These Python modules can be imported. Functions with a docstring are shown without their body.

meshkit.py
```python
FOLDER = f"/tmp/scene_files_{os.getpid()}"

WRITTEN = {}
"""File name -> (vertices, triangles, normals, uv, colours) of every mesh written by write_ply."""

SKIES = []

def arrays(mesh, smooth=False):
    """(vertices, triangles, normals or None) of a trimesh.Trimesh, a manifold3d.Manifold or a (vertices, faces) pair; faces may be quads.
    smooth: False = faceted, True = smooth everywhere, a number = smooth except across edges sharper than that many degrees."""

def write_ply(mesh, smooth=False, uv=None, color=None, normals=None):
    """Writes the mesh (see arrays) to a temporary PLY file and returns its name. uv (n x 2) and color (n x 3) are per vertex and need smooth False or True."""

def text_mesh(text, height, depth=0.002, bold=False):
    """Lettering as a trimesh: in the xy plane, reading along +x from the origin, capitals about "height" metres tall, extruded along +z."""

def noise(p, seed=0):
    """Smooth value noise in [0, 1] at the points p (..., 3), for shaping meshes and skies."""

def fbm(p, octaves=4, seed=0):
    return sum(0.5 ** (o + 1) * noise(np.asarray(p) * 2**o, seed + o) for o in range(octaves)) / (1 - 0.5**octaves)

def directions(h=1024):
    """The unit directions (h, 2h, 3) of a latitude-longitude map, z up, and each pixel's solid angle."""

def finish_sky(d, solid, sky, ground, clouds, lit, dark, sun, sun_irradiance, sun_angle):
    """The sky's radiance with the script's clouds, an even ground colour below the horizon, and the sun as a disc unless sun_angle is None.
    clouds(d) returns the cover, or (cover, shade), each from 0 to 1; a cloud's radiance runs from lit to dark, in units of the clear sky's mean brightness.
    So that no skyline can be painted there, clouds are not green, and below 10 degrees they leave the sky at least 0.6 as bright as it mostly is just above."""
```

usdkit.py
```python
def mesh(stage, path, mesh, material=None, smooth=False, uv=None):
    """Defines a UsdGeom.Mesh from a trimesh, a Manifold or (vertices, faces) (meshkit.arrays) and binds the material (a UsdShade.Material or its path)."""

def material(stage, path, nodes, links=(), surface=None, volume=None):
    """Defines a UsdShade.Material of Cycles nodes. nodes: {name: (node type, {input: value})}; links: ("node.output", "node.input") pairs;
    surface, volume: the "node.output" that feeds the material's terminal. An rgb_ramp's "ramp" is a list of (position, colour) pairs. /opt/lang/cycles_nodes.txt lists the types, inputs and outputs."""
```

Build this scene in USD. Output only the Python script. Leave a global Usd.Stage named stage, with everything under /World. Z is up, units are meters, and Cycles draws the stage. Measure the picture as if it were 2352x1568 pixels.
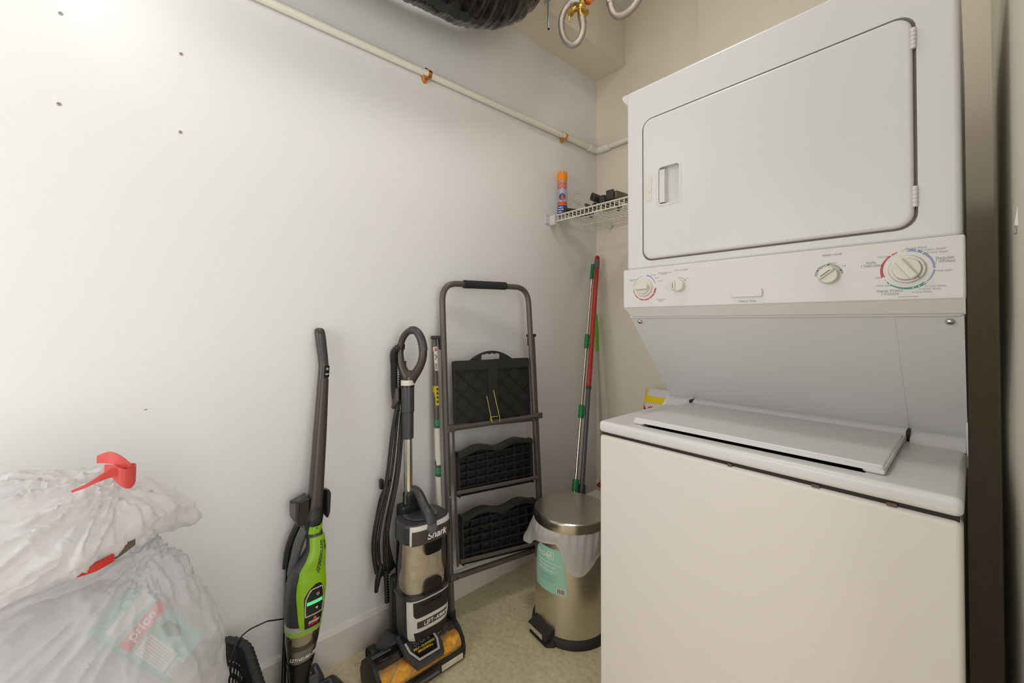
import math
import numpy as np
import trimesh
import manifold3d as m3
import shapely.geometry as sg
from shapely import affinity
import meshkit
import usdkit
from pxr import Usd, UsdGeom, UsdLux, UsdShade, Gf, Sdf

stage = Usd.Stage.CreateInMemory()
UsdGeom.SetStageUpAxis(stage, UsdGeom.Tokens.z)
UsdGeom.SetStageMetersPerUnit(stage, 1.0)
UsdGeom.Xform.Define(stage, '/World')
UsdGeom.Scope.Define(stage, '/World/Looks')

# ------------------------------------------------------------------ camera
# calibrated on the photograph (2352 x 1568): lens 945.6 px, lens shift 57.4 px
FPX, PPY = 945.6, 726.6
YAW, PITCH, ROLL, EYE = math.radians(48.313), math.radians(0.8139), math.radians(0.118), np.array([0, 0, 1.21])
FWD = np.array([-math.sin(YAW) * math.cos(PITCH), math.cos(YAW) * math.cos(PITCH), math.sin(PITCH)])
RGT = np.array([math.cos(YAW), math.sin(YAW), 0.0])
UPV = np.cross(RGT, FWD)
RGT, UPV = math.cos(ROLL) * RGT + math.sin(ROLL) * UPV, -math.sin(ROLL) * RGT + math.cos(ROLL) * UPV
cam = UsdGeom.Camera.Define(stage, '/World/camera')
cam.CreateHorizontalApertureAttr(36.0)
cam.CreateVerticalApertureAttr(24.0)
cam.CreateFocalLengthAttr(36.0 * FPX / 2352)
cam.CreateVerticalApertureOffsetAttr(-(784 - PPY) * 36.0 / 2352)
cam.CreateClippingRangeAttr(Gf.Vec2f(0.02, 100))
mat = np.eye(4)
mat[0, :3], mat[1, :3], mat[2, :3], mat[3, :3] = RGT, UPV, -FWD, EYE
cam.AddTransformOp().Set(Gf.Matrix4d(*mat.ravel().tolist()))
EXPOSURE = 0.08
cam.CreateExposureAttr(EXPOSURE)

# ------------------------------------------------------------------ light
LAMP_POS = np.array([-1.20, -0.22, 2.22])      # the closet's own globe lamp, just above the frame on the left
LAMP_R, LAMP_STRENGTH, LAMP_COLOR = 0.085, 11.5, (1.0, 0.99, 0.97)
hall = UsdLux.RectLight.Define(stage, '/World/added_back_fill')   # fill light added behind the camera, set in an invented window
hall.CreateWidthAttr(1.1)
hall.CreateHeightAttr(1.5)
hall.CreateIntensityAttr(3.0)
hall.CreateColorAttr(Gf.Vec3f(0.98, 0.985, 1.0))
hall.AddTranslateOp().Set(Gf.Vec3d(-0.75, -1.285, 1.30))
hall.AddRotateXOp().Set(90.0)
side = UsdLux.RectLight.Define(stage, '/World/added_side_fill')   # second fill light, added beside the camera with an invented hall window
side.CreateWidthAttr(1.8)
side.CreateHeightAttr(1.3)
side.CreateIntensityAttr(2.0)
side.CreateColorAttr(Gf.Vec3f(0.98, 0.985, 1.0))
side.AddTranslateOp().Set(Gf.Vec3d(1.285, 0.05, 1.25))
side.AddRotateYOp().Set(90.0)
CEIL_POS, CEIL_R, CEIL_STRENGTH = np.array([-0.78, 0.75, 2.965]), 0.14, 34.0   # flush ceiling light in the middle of the closet
world = UsdLux.DomeLight.Define(stage, '/World/sky')                # outside the closed room
world.CreateIntensityAttr(0.15)

# ------------------------------------------------------------------ materials
LOOKS = {}


def S(r, g, b):
    return tuple((c / 255 / 12.92) if c / 255 <= 0.04045 else ((c / 255 + 0.055) / 1.055) ** 2.4 for c in (r, g, b))


def look(name, nodes, links, surface):
    LOOKS[name] = usdkit.material(stage, '/World/Looks/' + name, nodes, links, surface=surface)
    return LOOKS[name]


def plain(name, col, rough=0.45, metal=0.0, bump=0.0, bscale=300, vary=0.0, vscale=8, **kw):
    """A principled surface with optional fine bump and a slow tone variation of its own."""
    nodes = {"p": ("principled_bsdf", {"base_color": col, "roughness": rough, "metallic": metal, **kw}), "g": ("geometry", {})}
    links = []
    if vary:
        nodes["vn"] = ("noise_texture", {"scale": vscale, "detail": 4.0, "roughness": 0.6})
        nodes["vr"] = ("rgb_ramp", {"ramp": [(0.3, tuple(c * (1 - vary) for c in col)), (0.7, tuple(min(1, c * (1 + vary)) for c in col))]})
        links += [("g.position", "vn.vector"), ("vn.fac", "vr.fac"), ("vr.color", "p.base_color")]
    if bump:
        nodes["bn"] = ("noise_texture", {"scale": bscale, "detail": 3.0})
        nodes["b"] = ("bump", {"strength": bump, "distance": 0.002})
        links += [("g.position", "bn.vector"), ("bn.fac", "b.height"), ("b.normal", "p.normal")]
    return look(name, nodes, links, "p.BSDF")


plain('paint_cool_white', S(234, 233, 231), 0.55, bump=0.12, bscale=160)
plain('paint_warm_lit', S(228, 218, 200), 0.6, bump=0.12, bscale=160)  # warm lamplight on back wall, beam and chase is put into this colour
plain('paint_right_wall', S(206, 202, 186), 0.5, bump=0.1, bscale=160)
plain('trim_white', S(226, 221, 213), 0.4)
plain('ceiling_white', S(236, 232, 224), 0.7)
# speckled beige sheet floor
look('floor_vinyl', {
    "g": ("geometry", {}), "a": ("noise_texture", {"scale": 55, "detail": 6.0, "roughness": 0.7}), "b": ("noise_texture", {"scale": 7, "detail": 3.0}),
    "r": ("rgb_ramp", {"ramp": [(0.32, S(190, 174, 134)), (0.48, S(212, 200, 164)), (0.62, S(220, 209, 177)), (0.72, S(232, 224, 198))]}),
    "r2": ("rgb_ramp", {"ramp": [(0.35, (0.88, 0.86, 0.80)), (0.65, (1, 1, 1))]}),
    "m": ("mix_color", {"blend_type": "multiply", "fac": 1.0}), "p": ("principled_bsdf", {"roughness": 0.42}),
    "bp": ("bump", {"strength": 0.06, "distance": 0.002})},
    [("g.position", "a.vector"), ("g.position", "b.vector"), ("a.fac", "r.fac"), ("b.fac", "r2.fac"), ("r.color", "m.a"), ("r2.color", "m.b"), ("m.result", "p.base_color"),
     ("a.fac", "bp.height"), ("bp.normal", "p.normal")], "p.BSDF")
plain('enamel_white', S(212, 211, 209), 0.30, specular_ior_level=0.4)
plain('enamel_cream', S(220, 213, 205), 0.4)
plain('plastic_white', S(212, 210, 206), 0.4)
plain('knob_white', S(212, 208, 196), 0.35)
plain('galvanised_grey', S(158, 155, 148), 0.45, vary=0.06, vscale=30)
plain('gap_dark', S(42, 36, 32), 0.8)
plain('print_grey', S(164, 163, 166), 0.6)
plain('gasket_grey', S(128, 120, 113), 0.6)
plain('print_dark', S(58, 54, 52), 0.6)
plain('print_blue', S(140, 144, 178), 0.5)
plain('print_red', S(186, 66, 76), 0.5)
plain('print_teal', S(72, 140, 126), 0.5)
plain('print_white', S(238, 238, 236), 0.5)
plain('print_yellow', S(222, 188, 40), 0.5)
plain('chrome', (0.80, 0.76, 0.70), 0.12, 1.0)
plain('steel_screw', (0.55, 0.53, 0.50), 0.3, 1.0)
plain('rod_zinc', (0.66, 0.70, 0.72), 0.35, 0.8)
plain('braided_steel', (0.46, 0.41, 0.35), 0.34, 0.9, bump=0.6, bscale=900)
plain('brass', (0.55, 0.36, 0.09), 0.35, 0.9, vary=0.25, vscale=60)
plain('copper', (0.80, 0.34, 0.12), 0.28, 1.0, vary=0.2, vscale=80)
plain('cpvc_cream', S(237, 231, 216), 0.4)
plain('cpvc_fitting', S(240, 237, 228), 0.35)
look('duct_film', {"g": ("geometry", {}), "mp": ("mapping", {"scale": (4, 42, 4)}), "n": ("noise_texture", {"scale": 1.0, "detail": 1.0, "roughness": 0.5, "distortion": 0.5}), "b": ("bump", {"strength": 0.55, "distance": 0.012}),
                   "p": ("principled_bsdf", {"base_color": (0.006, 0.006, 0.007), "roughness": 0.05, "specular_ior_level": 0.42})},
     [("g.position", "mp.vector"), ("mp.vector", "n.vector"), ("n.fac", "b.height"), ("b.normal", "p.normal")], "p.BSDF")
plain('ladder_steel', S(96, 90, 84), 0.38, 0.25)
plain('ladder_black', S(42, 41, 40), 0.5, bump=0.1, bscale=500)
plain('foam_grip', S(38, 40, 42), 0.85, bump=0.3, bscale=700)
plain('rubber_black', S(44, 41, 38), 0.7)
plain('brass_wire', S(214, 200, 96), 0.35, 0.5)
plain('label_white', S(222, 214, 200), 0.5)
plain('label_yellow', S(206, 186, 30), 0.5)
plain('label_green', S(52, 140, 96), 0.5)
plain('label_red', S(176, 58, 40), 0.5)
plain('gunmetal', S(78, 72, 66), 0.32, 0.35)
plain('graphite', S(62, 62, 64), 0.36)
plain('graphite_grey', S(92, 92, 94), 0.4)
plain('gloss_black', S(24, 24, 25), 0.15)
plain('satin_black', S(34, 33, 33), 0.42)
plain('lime_green', S(142, 190, 20), 0.3)
plain('lime_band', S(150, 190, 70), 0.3)
plain('silver_plastic', S(184, 182, 178), 0.35, 0.2)
plain('pale_silver', S(218, 214, 208), 0.35, 0.05)
plain('cord_black', S(40, 38, 37), 0.45)
plain('dust_tan', S(206, 192, 166), 0.9, vary=0.18, vscale=40, bump=0.4, bscale=80)
plain('dust_grey', S(158, 148, 134), 0.9, vary=0.2, vscale=35, bump=0.4, bscale=80)
plain('filter_tan', S(196, 180, 150), 0.85, vary=0.06, vscale=60)
plain('roller_orange', S(226, 160, 52), 0.8, vary=0.35, vscale=45, bump=0.8, bscale=300)
plain('red_paint', S(178, 48, 36), 0.35)
plain('pole_grey', S(86, 84, 86), 0.35)
plain('pole_silver', (0.70, 0.64, 0.56), 0.22, 1.0)
plain('clip_green', S(24, 122, 66), 0.4)
plain('handle_green', S(106, 196, 40), 0.35)
plain('pole_pale', S(176, 170, 160), 0.35)
plain('bristle_white', S(230, 224, 210), 0.8)
plain('basket_black', S(34, 33, 33), 0.5, bump=0.15, bscale=300)
plain('can_orange', S(244, 140, 20), 0.4)
plain('can_silver', S(176, 180, 198), 0.32, 0.35)
plain('can_blue', S(60, 72, 120), 0.4)
plain('can_red', S(226, 84, 30), 0.45)
plain('tube_brown_black', S(52, 46, 42), 0.5)
plain('tube_brown', S(104, 92, 78), 0.5)
plain('wire_white', S(232, 228, 214), 0.4)
plain('mint_label', S(158, 206, 184), 0.5)
plain('mint_text', S(222, 234, 224), 0.5)
plain('mint_dark_text', S(116, 150, 136), 0.5)
plain('carton_teal', S(150, 200, 190), 0.5)
plain('carton_white', S(228, 230, 226), 0.5)
plain('carton_pink', S(226, 100, 104), 0.5)
plain('carton_green', S(70, 110, 90), 0.5)
plain('bag_contents', S(208, 206, 210), 0.8)
plain('item_red', S(200, 36, 24), 0.4)
plain('badge_brown', S(70, 62, 57), 0.4)
plain('item_brown', S(92, 74, 64), 0.6)
plain('pouch_yellow', S(232, 206, 20), 0.4)
plain('pouch_white', S(216, 210, 204), 0.35)
plain('hole_dark', S(150, 140, 130), 0.8)
plain('screen_green', (0.1, 0.7, 0.25), 0.4, emission_color=(0.15, 1.0, 0.35), emission_strength=0.35)
look('ceiling_glass', {"e": ("emission", {"color": (1.0, 0.97, 0.93), "strength": CEIL_STRENGTH})}, [], "e.emission")
look('lamp_glass', {"e": ("emission", {"color": LAMP_COLOR, "strength": LAMP_STRENGTH})}, [], "e.emission")
# clear dust cups: a tinted pane that lets light through, glossy at grazing angles
for nm, tint, fr in (('clear_smoke', (0.88, 0.87, 0.85), 0.0), ('clear_window', (0.95, 0.94, 0.92), 0.0)):
    look(nm, {"t": ("transparent_bsdf", {"color": tint}), "g": ("glossy_bsdf", {"color": (1, 1, 1), "roughness": 0.08}), "f": ("fresnel", {"IOR": 1.45}), "m": ("mix_closure", {})},
         [("f.fac", "m.fac"), ("t.BSDF", "m.closure1"), ("g.BSDF", "m.closure2")], "m.closure")
# thin white plastic film, partly see-through
for nm, col, see in (('bag_film', S(242, 241, 241), 0.12), ('bag_film_thin', S(238, 236, 238), 0.43), ('liner_film', S(228, 224, 220), 0.06)):
    look(nm, {"g": ("geometry", {}), "n": ("noise_texture", {"scale": 26, "detail": 5.0, "roughness": 0.65, "distortion": 1.2}), "b": ("bump", {"strength": 0.35, "distance": 0.006}),
              "p": ("principled_bsdf", {"base_color": col, "roughness": 0.32}), "tl": ("translucent_bsdf", {"color": col}), "tr": ("transparent_bsdf", {"color": (1, 1, 1)}),
              "m1": ("mix_closure", {"fac": 0.35}), "m2": ("mix_closure", {"fac": see})},
         [("g.position", "n.vector"), ("n.fac", "b.height"), ("b.normal", "p.normal"), ("p.BSDF", "m1.closure1"), ("tl.BSDF", "m1.closure2"), ("m1.closure", "m2.closure1"), ("tr.BSDF", "m2.closure2")], "m2.closure")
look('film_red_thin', {"p": ("principled_bsdf", {"base_color": S(240, 112, 108), "roughness": 0.3}), "tl": ("translucent_bsdf", {"color": S(244, 120, 114)}), "m1": ("mix_closure", {"fac": 0.4})},
     [("p.BSDF", "m1.closure1"), ("tl.BSDF", "m1.closure2")], "m1.closure")
# brushed stainless: grain runs round the can
look('stainless', {"g": ("geometry", {}), "mp": ("mapping", {"scale": (6, 6, 900)}), "n": ("noise_texture", {"scale": 1.0, "detail": 3.0}), "r": ("map_range", {"from_min": 0.3, "from_max": 0.7, "to_min": 0.27, "to_max": 0.31}),
                   "b": ("bump", {"strength": 0.015, "distance": 0.0005}), "p": ("principled_bsdf", {"base_color": (0.70, 0.64, 0.56), "metallic": 1.0, "anisotropic": 0.6})},
     [("g.position", "mp.vector"), ("mp.vector", "n.vector"), ("n.fac", "r.value"), ("r.result", "p.roughness"), ("n.fac", "b.height"), ("b.normal", "p.normal")], "p.BSDF")
plain('stainless_lid', (0.62, 0.57, 0.50), 0.24, 1.0)

# ------------------------------------------------------------------ helpers
TAKEN = {}
BASE = {}


def numbered(parent, name):
    k = TAKEN.get((parent, name), 0)
    TAKEN[(parent, name)] = k + 1
    return name if k == 0 else f'{name}_{k:03d}'


def arr(mesh):
    if hasattr(mesh, 'to_mesh'):
        m = mesh.to_mesh()
        return np.array(m.vert_properties[:, :3], float), np.array(m.tri_verts)
    if isinstance(mesh, (tuple, list)):
        return np.asarray(mesh[0], float), np.asarray(mesh[1], int)
    return np.array(mesh.vertices, float), np.array(mesh.faces)


def cat(*ms):
    out = []
    for m in ms:
        for q in (m if isinstance(m, list) else [m]):
            v, f = arr(q)
            out.append(trimesh.Trimesh(v, f, process=False))
    return trimesh.util.concatenate(out)


def setd(prim, **kw):
    for k, v in kw.items():
        if v:
            prim.SetCustomDataByKey(k, v)


def thing(name, label, category, loc, group=None):
    path = '/World/' + numbered('/World', name)
    x = UsdGeom.Xform.Define(stage, path)
    x.AddTranslateOp().Set(Gf.Vec3d(*map(float, loc)))
    BASE[path] = np.array(loc, float)
    setd(x.GetPrim(), label=label, category=category, group=group)
    return path


def obj(name, mesh, material, parent=None, smooth=35, label=None, category=None, group=None, kind=None):
    top = parent or '/World'
    path = top + '/' + numbered(top, name)
    v, f = arr(mesh)
    base = BASE.get(top, np.zeros(3))
    m = usdkit.mesh(stage, path, trimesh.Trimesh(v - base, f, process=False), LOOKS[material], smooth=smooth)
    BASE[path] = base
    setd(m.GetPrim(), label=label, category=category, group=group, kind=kind)
    return path


def box(x0, x1, y0, y1, z0, z1):
    m = trimesh.creation.box((abs(x1 - x0), abs(y1 - y0), abs(z1 - z0)))
    m.apply_translation(((x0 + x1) / 2, (y0 + y1) / 2, (z0 + z1) / 2))
    return m


def rbox(x0, x1, y0, y1, z0, z1, r=0.005, seg=12):
    r = min(r, (x1 - x0) / 2.001, (y1 - y0) / 2.001, (z1 - z0) / 2.001)
    s = m3.Manifold.sphere(r, seg)
    return m3.Manifold.batch_hull([s.translate((x, y, z)) for x in (x0 + r, x1 - r) for y in (y0 + r, y1 - r) for z in (z0 + r, z1 - r)])


def hullspheres(pts, seg=14):
    return m3.Manifold.batch_hull([m3.Manifold.sphere(r, seg).translate((x, y, z)) for x, y, z, r in pts])


def frame(t):
    t = t / (np.linalg.norm(t) + 1e-12)
    a = np.cross(t, [0, 0, 1.0] if abs(t[2]) < 0.9 else [1.0, 0, 0])
    a /= np.linalg.norm(a)
    return a, np.cross(t, a)


def smooth_path(pts, n=60, closed=False):
    from scipy.interpolate import CubicSpline
    p = np.asarray(pts, float)
    if closed:
        p = np.vstack([p, p[:1]])
    d = np.concatenate([[0], np.cumsum(np.linalg.norm(np.diff(p, axis=0), axis=1))])
    cs = CubicSpline(d, p, bc_type='periodic' if closed else 'natural')
    u = np.linspace(0, d[-1], n, endpoint=not closed)
    return cs(u)


def tube(path, r, sides=12, closed=False, caps=True):
    p = np.asarray(path, float)
    n = len(p)
    t = (np.roll(p, -1, 0) - np.roll(p, 1, 0)) if closed else np.gradient(p, axis=0)
    t /= np.linalg.norm(t, axis=1, keepdims=True) + 1e-12
    a, _ = frame(t[0])
    A = [a]
    for i in range(1, n):
        a = A[-1] - t[i] * (A[-1] @ t[i])
        A.append(a / (np.linalg.norm(a) + 1e-12))
    A = np.array(A)
    B = np.cross(t, A)
    ang = np.arange(sides) * 2 * np.pi / sides
    rr = np.broadcast_to(np.asarray(r, float), (n,))[:, None, None]
    v = p[:, None] + rr * (np.cos(ang)[None, :, None] * A[:, None] + np.sin(ang)[None, :, None] * B[:, None])
    i, j = np.meshgrid(np.arange(n if closed else n - 1), np.arange(sides), indexing='ij')
    i2, j2 = (i + 1) % n, (j + 1) % sides
    q = np.stack([i * sides + j, i * sides + j2, i2 * sides + j2, i2 * sides + j], -1).reshape(-1, 4)
    f = np.vstack([q[:, [0, 1, 2]], q[:, [0, 2, 3]]])
    V = v.reshape(-1, 3)
    if caps and not closed:
        k = len(V)
        V = np.vstack([V, p[:1], p[-1:]])
        s = np.arange(sides)
        f = np.vstack([f, np.stack([np.full(sides, k), (s + 1) % sides, s], 1), np.stack([np.full(sides, k + 1), (n - 1) * sides + s, (n - 1) * sides + (s + 1) % sides], 1)])
    return trimesh.Trimesh(V, f, process=False)


def cyl(p0, p1, r, r2=None, sides=20):
    return tube([p0, p1], [r, r if r2 is None else r2], sides)


def bar(p0, p1, w, h, up=(0, 0, 1), rad=0.002):
    """A rounded rectangular bar from p0 to p1, w across, h along up."""
    p0, p1 = np.array(p0, float), np.array(p1, float)
    t = p1 - p0
    L = np.linalg.norm(t)
    t /= L
    up = np.array(up, float) - t * (np.array(up, float) @ t)
    up /= np.linalg.norm(up)
    s = np.cross(up, t)
    v, f = arr(rbox(0, L, -w / 2, w / 2, -h / 2, h / 2, rad))
    return trimesh.Trimesh(p0 + v[:, :1] * t + v[:, 1:2] * s + v[:, 2:] * up, f, process=False)


def put(mesh, o, ex, ey):
    ex, ey = np.array(ex, float), np.array(ey, float)
    ex /= np.linalg.norm(ex)
    ey = ey - ex * (ex @ ey)
    ey /= np.linalg.norm(ey)
    v, f = arr(mesh)
    return trimesh.Trimesh(np.array(o) + v[:, :1] * ex + v[:, 1:2] * ey + v[:, 2:3] * np.cross(ex, ey), f, process=False)


def prism(poly, depth):
    geoms = getattr(poly, 'geoms', [poly])
    return cat(*[trimesh.creation.extrude_polygon(g, depth, engine='earcut') for g in geoms])


def rrect(x0, x1, y0, y1, r):
    return sg.box(x0 + r, y0 + r, x1 - r, y1 - r).buffer(r, quad_segs=6)


def ring_arc(r0, r1, a0, a1, n=28, r0b=None, r1b=None):
    """A flat arc band; the widths may taper from (r0, r1) to (r0b, r1b). Angles in degrees."""
    t = np.radians(np.linspace(a0, a1, n))
    w0 = np.linspace(r0, r0 if r0b is None else r0b, n)
    w1 = np.linspace(r1, r1 if r1b is None else r1b, n)
    return sg.Polygon(np.vstack([np.stack([w1 * np.cos(t), w1 * np.sin(t)], 1), np.stack([w0 * np.cos(t), w0 * np.sin(t)], 1)[::-1]]))


def text(s, h, o, ex, ey, depth=0.0006, bold=False, center=True, shear=0.0):
    m = meshkit.text_mesh(s, h, depth, bold)
    v = np.array(m.vertices)
    if center:
        v[:, 0] -= (v[:, 0].min() + v[:, 0].max()) / 2
    v[:, 0] += shear * v[:, 1]
    return put((v, m.faces), o, ex, ey)


def lathe(profile, c=(0, 0, 0), seg=64):
    pr = np.asarray(profile, float)
    a = np.arange(seg) * 2 * np.pi / seg
    v = np.stack([c[0] + pr[:, :1] * np.cos(a), c[1] + pr[:, :1] * np.sin(a), c[2] + pr[:, 1:] + 0 * a], -1)
    n = len(pr)
    i, j = np.meshgrid(np.arange(n - 1), np.arange(seg), indexing='ij')
    j2 = (j + 1) % seg
    q = np.stack([i * seg + j, i * seg + j2, (i + 1) * seg + j2, (i + 1) * seg + j], -1).reshape(-1, 4)
    return trimesh.Trimesh(v.reshape(-1, 3), np.vstack([q[:, [0, 1, 2]], q[:, [0, 2, 3]]]), process=False)


def mext(poly, h):
    m = trimesh.creation.extrude_polygon(poly, h, engine='earcut')
    m.merge_vertices()
    return m3.Manifold(m3.Mesh(np.array(m.vertices, np.float32), np.array(m.faces, np.uint32)))


class Loft:
    """Stations (z, cx, cy, half depth in x, half width in y, exponent): a body whose cross sections are superellipses. Angle 0 faces +x, positive towards +y."""

    def __init__(self, st):
        self.s = np.array(st, float)[np.argsort([q[0] for q in st])]

    def at(self, z):
        z = np.asarray(z, float)
        return [np.interp(z, self.s[:, 0], self.s[:, k]) for k in range(1, 6)]

    def pt(self, z, ang, off=0.0):
        z, ang = np.broadcast_arrays(np.asarray(z, float), np.asarray(ang, float))
        cx, cy, a, b, n = self.at(z)
        a, b = a + off, b + off
        c, s = np.cos(ang), np.sin(ang)
        return np.stack([cx + a * np.sign(c) * np.abs(c) ** (2 / n), cy + b * np.sign(s) * np.abs(s) ** (2 / n), z], -1)

    def body(self, z0=None, z1=None, nz=24, na=40, off=0.0, open_ends=False):
        z = np.linspace(self.s[0, 0] if z0 is None else z0, self.s[-1, 0] if z1 is None else z1, nz)
        z = np.unique(np.concatenate([z, self.s[(self.s[:, 0] > z[0]) & (self.s[:, 0] < z[-1]), 0]]))
        nz = len(z)
        ang = np.arange(na) * 2 * np.pi / na
        v = self.pt(z[:, None], ang[None, :], off).reshape(-1, 3)
        i, j = np.meshgrid(np.arange(nz - 1), np.arange(na), indexing='ij')
        j2 = (j + 1) % na
        q = np.stack([i * na + j, i * na + j2, (i + 1) * na + j2, (i + 1) * na + j], -1).reshape(-1, 4)
        f = np.vstack([q[:, [0, 1, 2]], q[:, [0, 2, 3]]])
        if not open_ends:
            k = len(v)
            v = np.vstack([v, v[:na].mean(0), v[-na:].mean(0)])
            s = np.arange(na)
            f = np.vstack([f, np.stack([np.full(na, k), (s + 1) % na, s], 1), np.stack([np.full(na, k + 1), (nz - 1) * na + s, (nz - 1) * na + (s + 1) % na], 1)])
        return trimesh.Trimesh(v, f, process=False)

    def patch(self, zs, a0, a1, t=0.002, base=-0.001, na=14, sub=4):
        """A raised piece of skin: at heights zs it runs from angle a0 to a1 (degrees)."""
        zz = np.linspace(zs[0], zs[-1], (len(zs) - 1) * sub + 1)
        lo, hi = np.radians(np.interp(zz, zs, a0)), np.radians(np.interp(zz, zs, a1))
        u = np.linspace(0, 1, na)
        ang = lo[:, None] + (hi - lo)[:, None] * u
        o, i_ = self.pt(zz[:, None], ang, t), self.pt(zz[:, None], ang, base)
        n, m = ang.shape
        v = np.vstack([o.reshape(-1, 3), i_.reshape(-1, 3)])
        i, j = np.meshgrid(np.arange(n - 1), np.arange(m - 1), indexing='ij')
        q = np.stack([i * m + j, i * m + j + 1, (i + 1) * m + j + 1, (i + 1) * m + j], -1).reshape(-1, 4)
        N = n * m
        quads = [q, q[:, ::-1] + N]
        r = np.arange(n - 1)
        for col, flip in ((0, True), (m - 1, False)):
            e = np.stack([r * m + col, (r + 1) * m + col, (r + 1) * m + col + N, r * m + col + N], 1)
            quads.append(e if not flip else e[:, ::-1])
        cidx = np.arange(m - 1)
        for row, flip in ((0, False), (n - 1, True)):
            e = np.stack([row * m + cidx, row * m + cidx + N, row * m + cidx + 1 + N, row * m + cidx + 1], 1)
            quads.append(e if not flip else e[:, ::-1])
        q = np.vstack(quads)
        return trimesh.Trimesh(v, np.vstack([q[:, [0, 1, 2]], q[:, [0, 2, 3]]]), process=False)

    def write(self, s, h, z, ang, depth=0.0008, off=0.0015, vertical=False, bold=False, tilt=0.0, shear=0.0):
        """Lettering wrapped on the skin, centred at height z and angle ang (degrees); vertical reads upwards."""
        m = meshkit.text_mesh(s, h, depth, bold)
        v = np.array(m.vertices)
        v[:, 0] -= (v[:, 0].min() + v[:, 0].max()) / 2
        v[:, 1] -= h / 2
        v[:, 0] += shear * v[:, 1]
        if vertical:
            v[:, 0], v[:, 1] = -v[:, 1].copy(), v[:, 0].copy()
        if tilt:
            c_, s_ = math.cos(tilt), math.sin(tilt)
            v[:, 0], v[:, 1] = c_ * v[:, 0] - s_ * v[:, 1], s_ * v[:, 0] + c_ * v[:, 1]
        zz = z + v[:, 1]
        fine = np.radians(ang) + np.linspace(-2.2, 2.2, 3001)      # lay the letters out by true arc length
        line = self.pt(z, fine, off)
        L = np.concatenate([[0], np.cumsum(np.linalg.norm(np.diff(line, axis=0), axis=1))])
        aa = np.interp(v[:, 0], L - L[1500], fine)
        p = self.pt(zz, aa, off)
        q = self.pt(zz, aa, off + 0.002)
        nrm = (q - p) / (np.linalg.norm(q - p, axis=1, keepdims=True) + 1e-12)
        return trimesh.Trimesh(p + nrm * v[:, 2:3], m.faces, process=False)


def photo(u, v, p0, n):
    """Where the line of sight of photograph pixel (u, v) meets the real plane through p0 with normal n: used to read positions off the photograph."""
    d = FWD + (u - 1176) / FPX * RGT - (v - PPY) / FPX * UPV
    n = np.asarray(n, float)
    return EYE + d * (((np.asarray(p0, float) - EYE) @ n) / (d @ n))

# ------------------------------------------------------------------ the room
XL, YB, XR, ZC = -1.525, 2.045, 0.045, 3.0
obj('floor', box(-1.7, 1.4, -1.4, 2.2, -0.06, 0.0), 'floor_vinyl', kind='structure', smooth=False)
obj('ceiling', box(-1.7, 1.4, -1.4, 2.2, ZC, ZC + 0.06), 'ceiling_white', kind='structure', smooth=False)
wall = obj('wall_left', box(XL - 0.1, XL, -1.4, 2.2, 0.0, ZC), 'paint_cool_white', kind='structure', smooth=False)
obj('wall_back', box(XL, 0.3, YB, YB + 0.1, 0.0, ZC), 'paint_warm_lit', kind='structure', smooth=False)
obj('wall_right', box(XR, XR + 0.12, 0.78, YB, 0.0, ZC), 'paint_right_wall', kind='structure', smooth=False)
obj('wall_hall', box(XR + 0.12, 1.4, 0.78, 0.9, 0.0, ZC), 'paint_cool_white', kind='structure', smooth=False)
obj('wall_hall_side', box(1.3, 1.4, -1.4, 0.78, 0.0, ZC), 'paint_cool_white', kind='structure', smooth=False)
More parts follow.
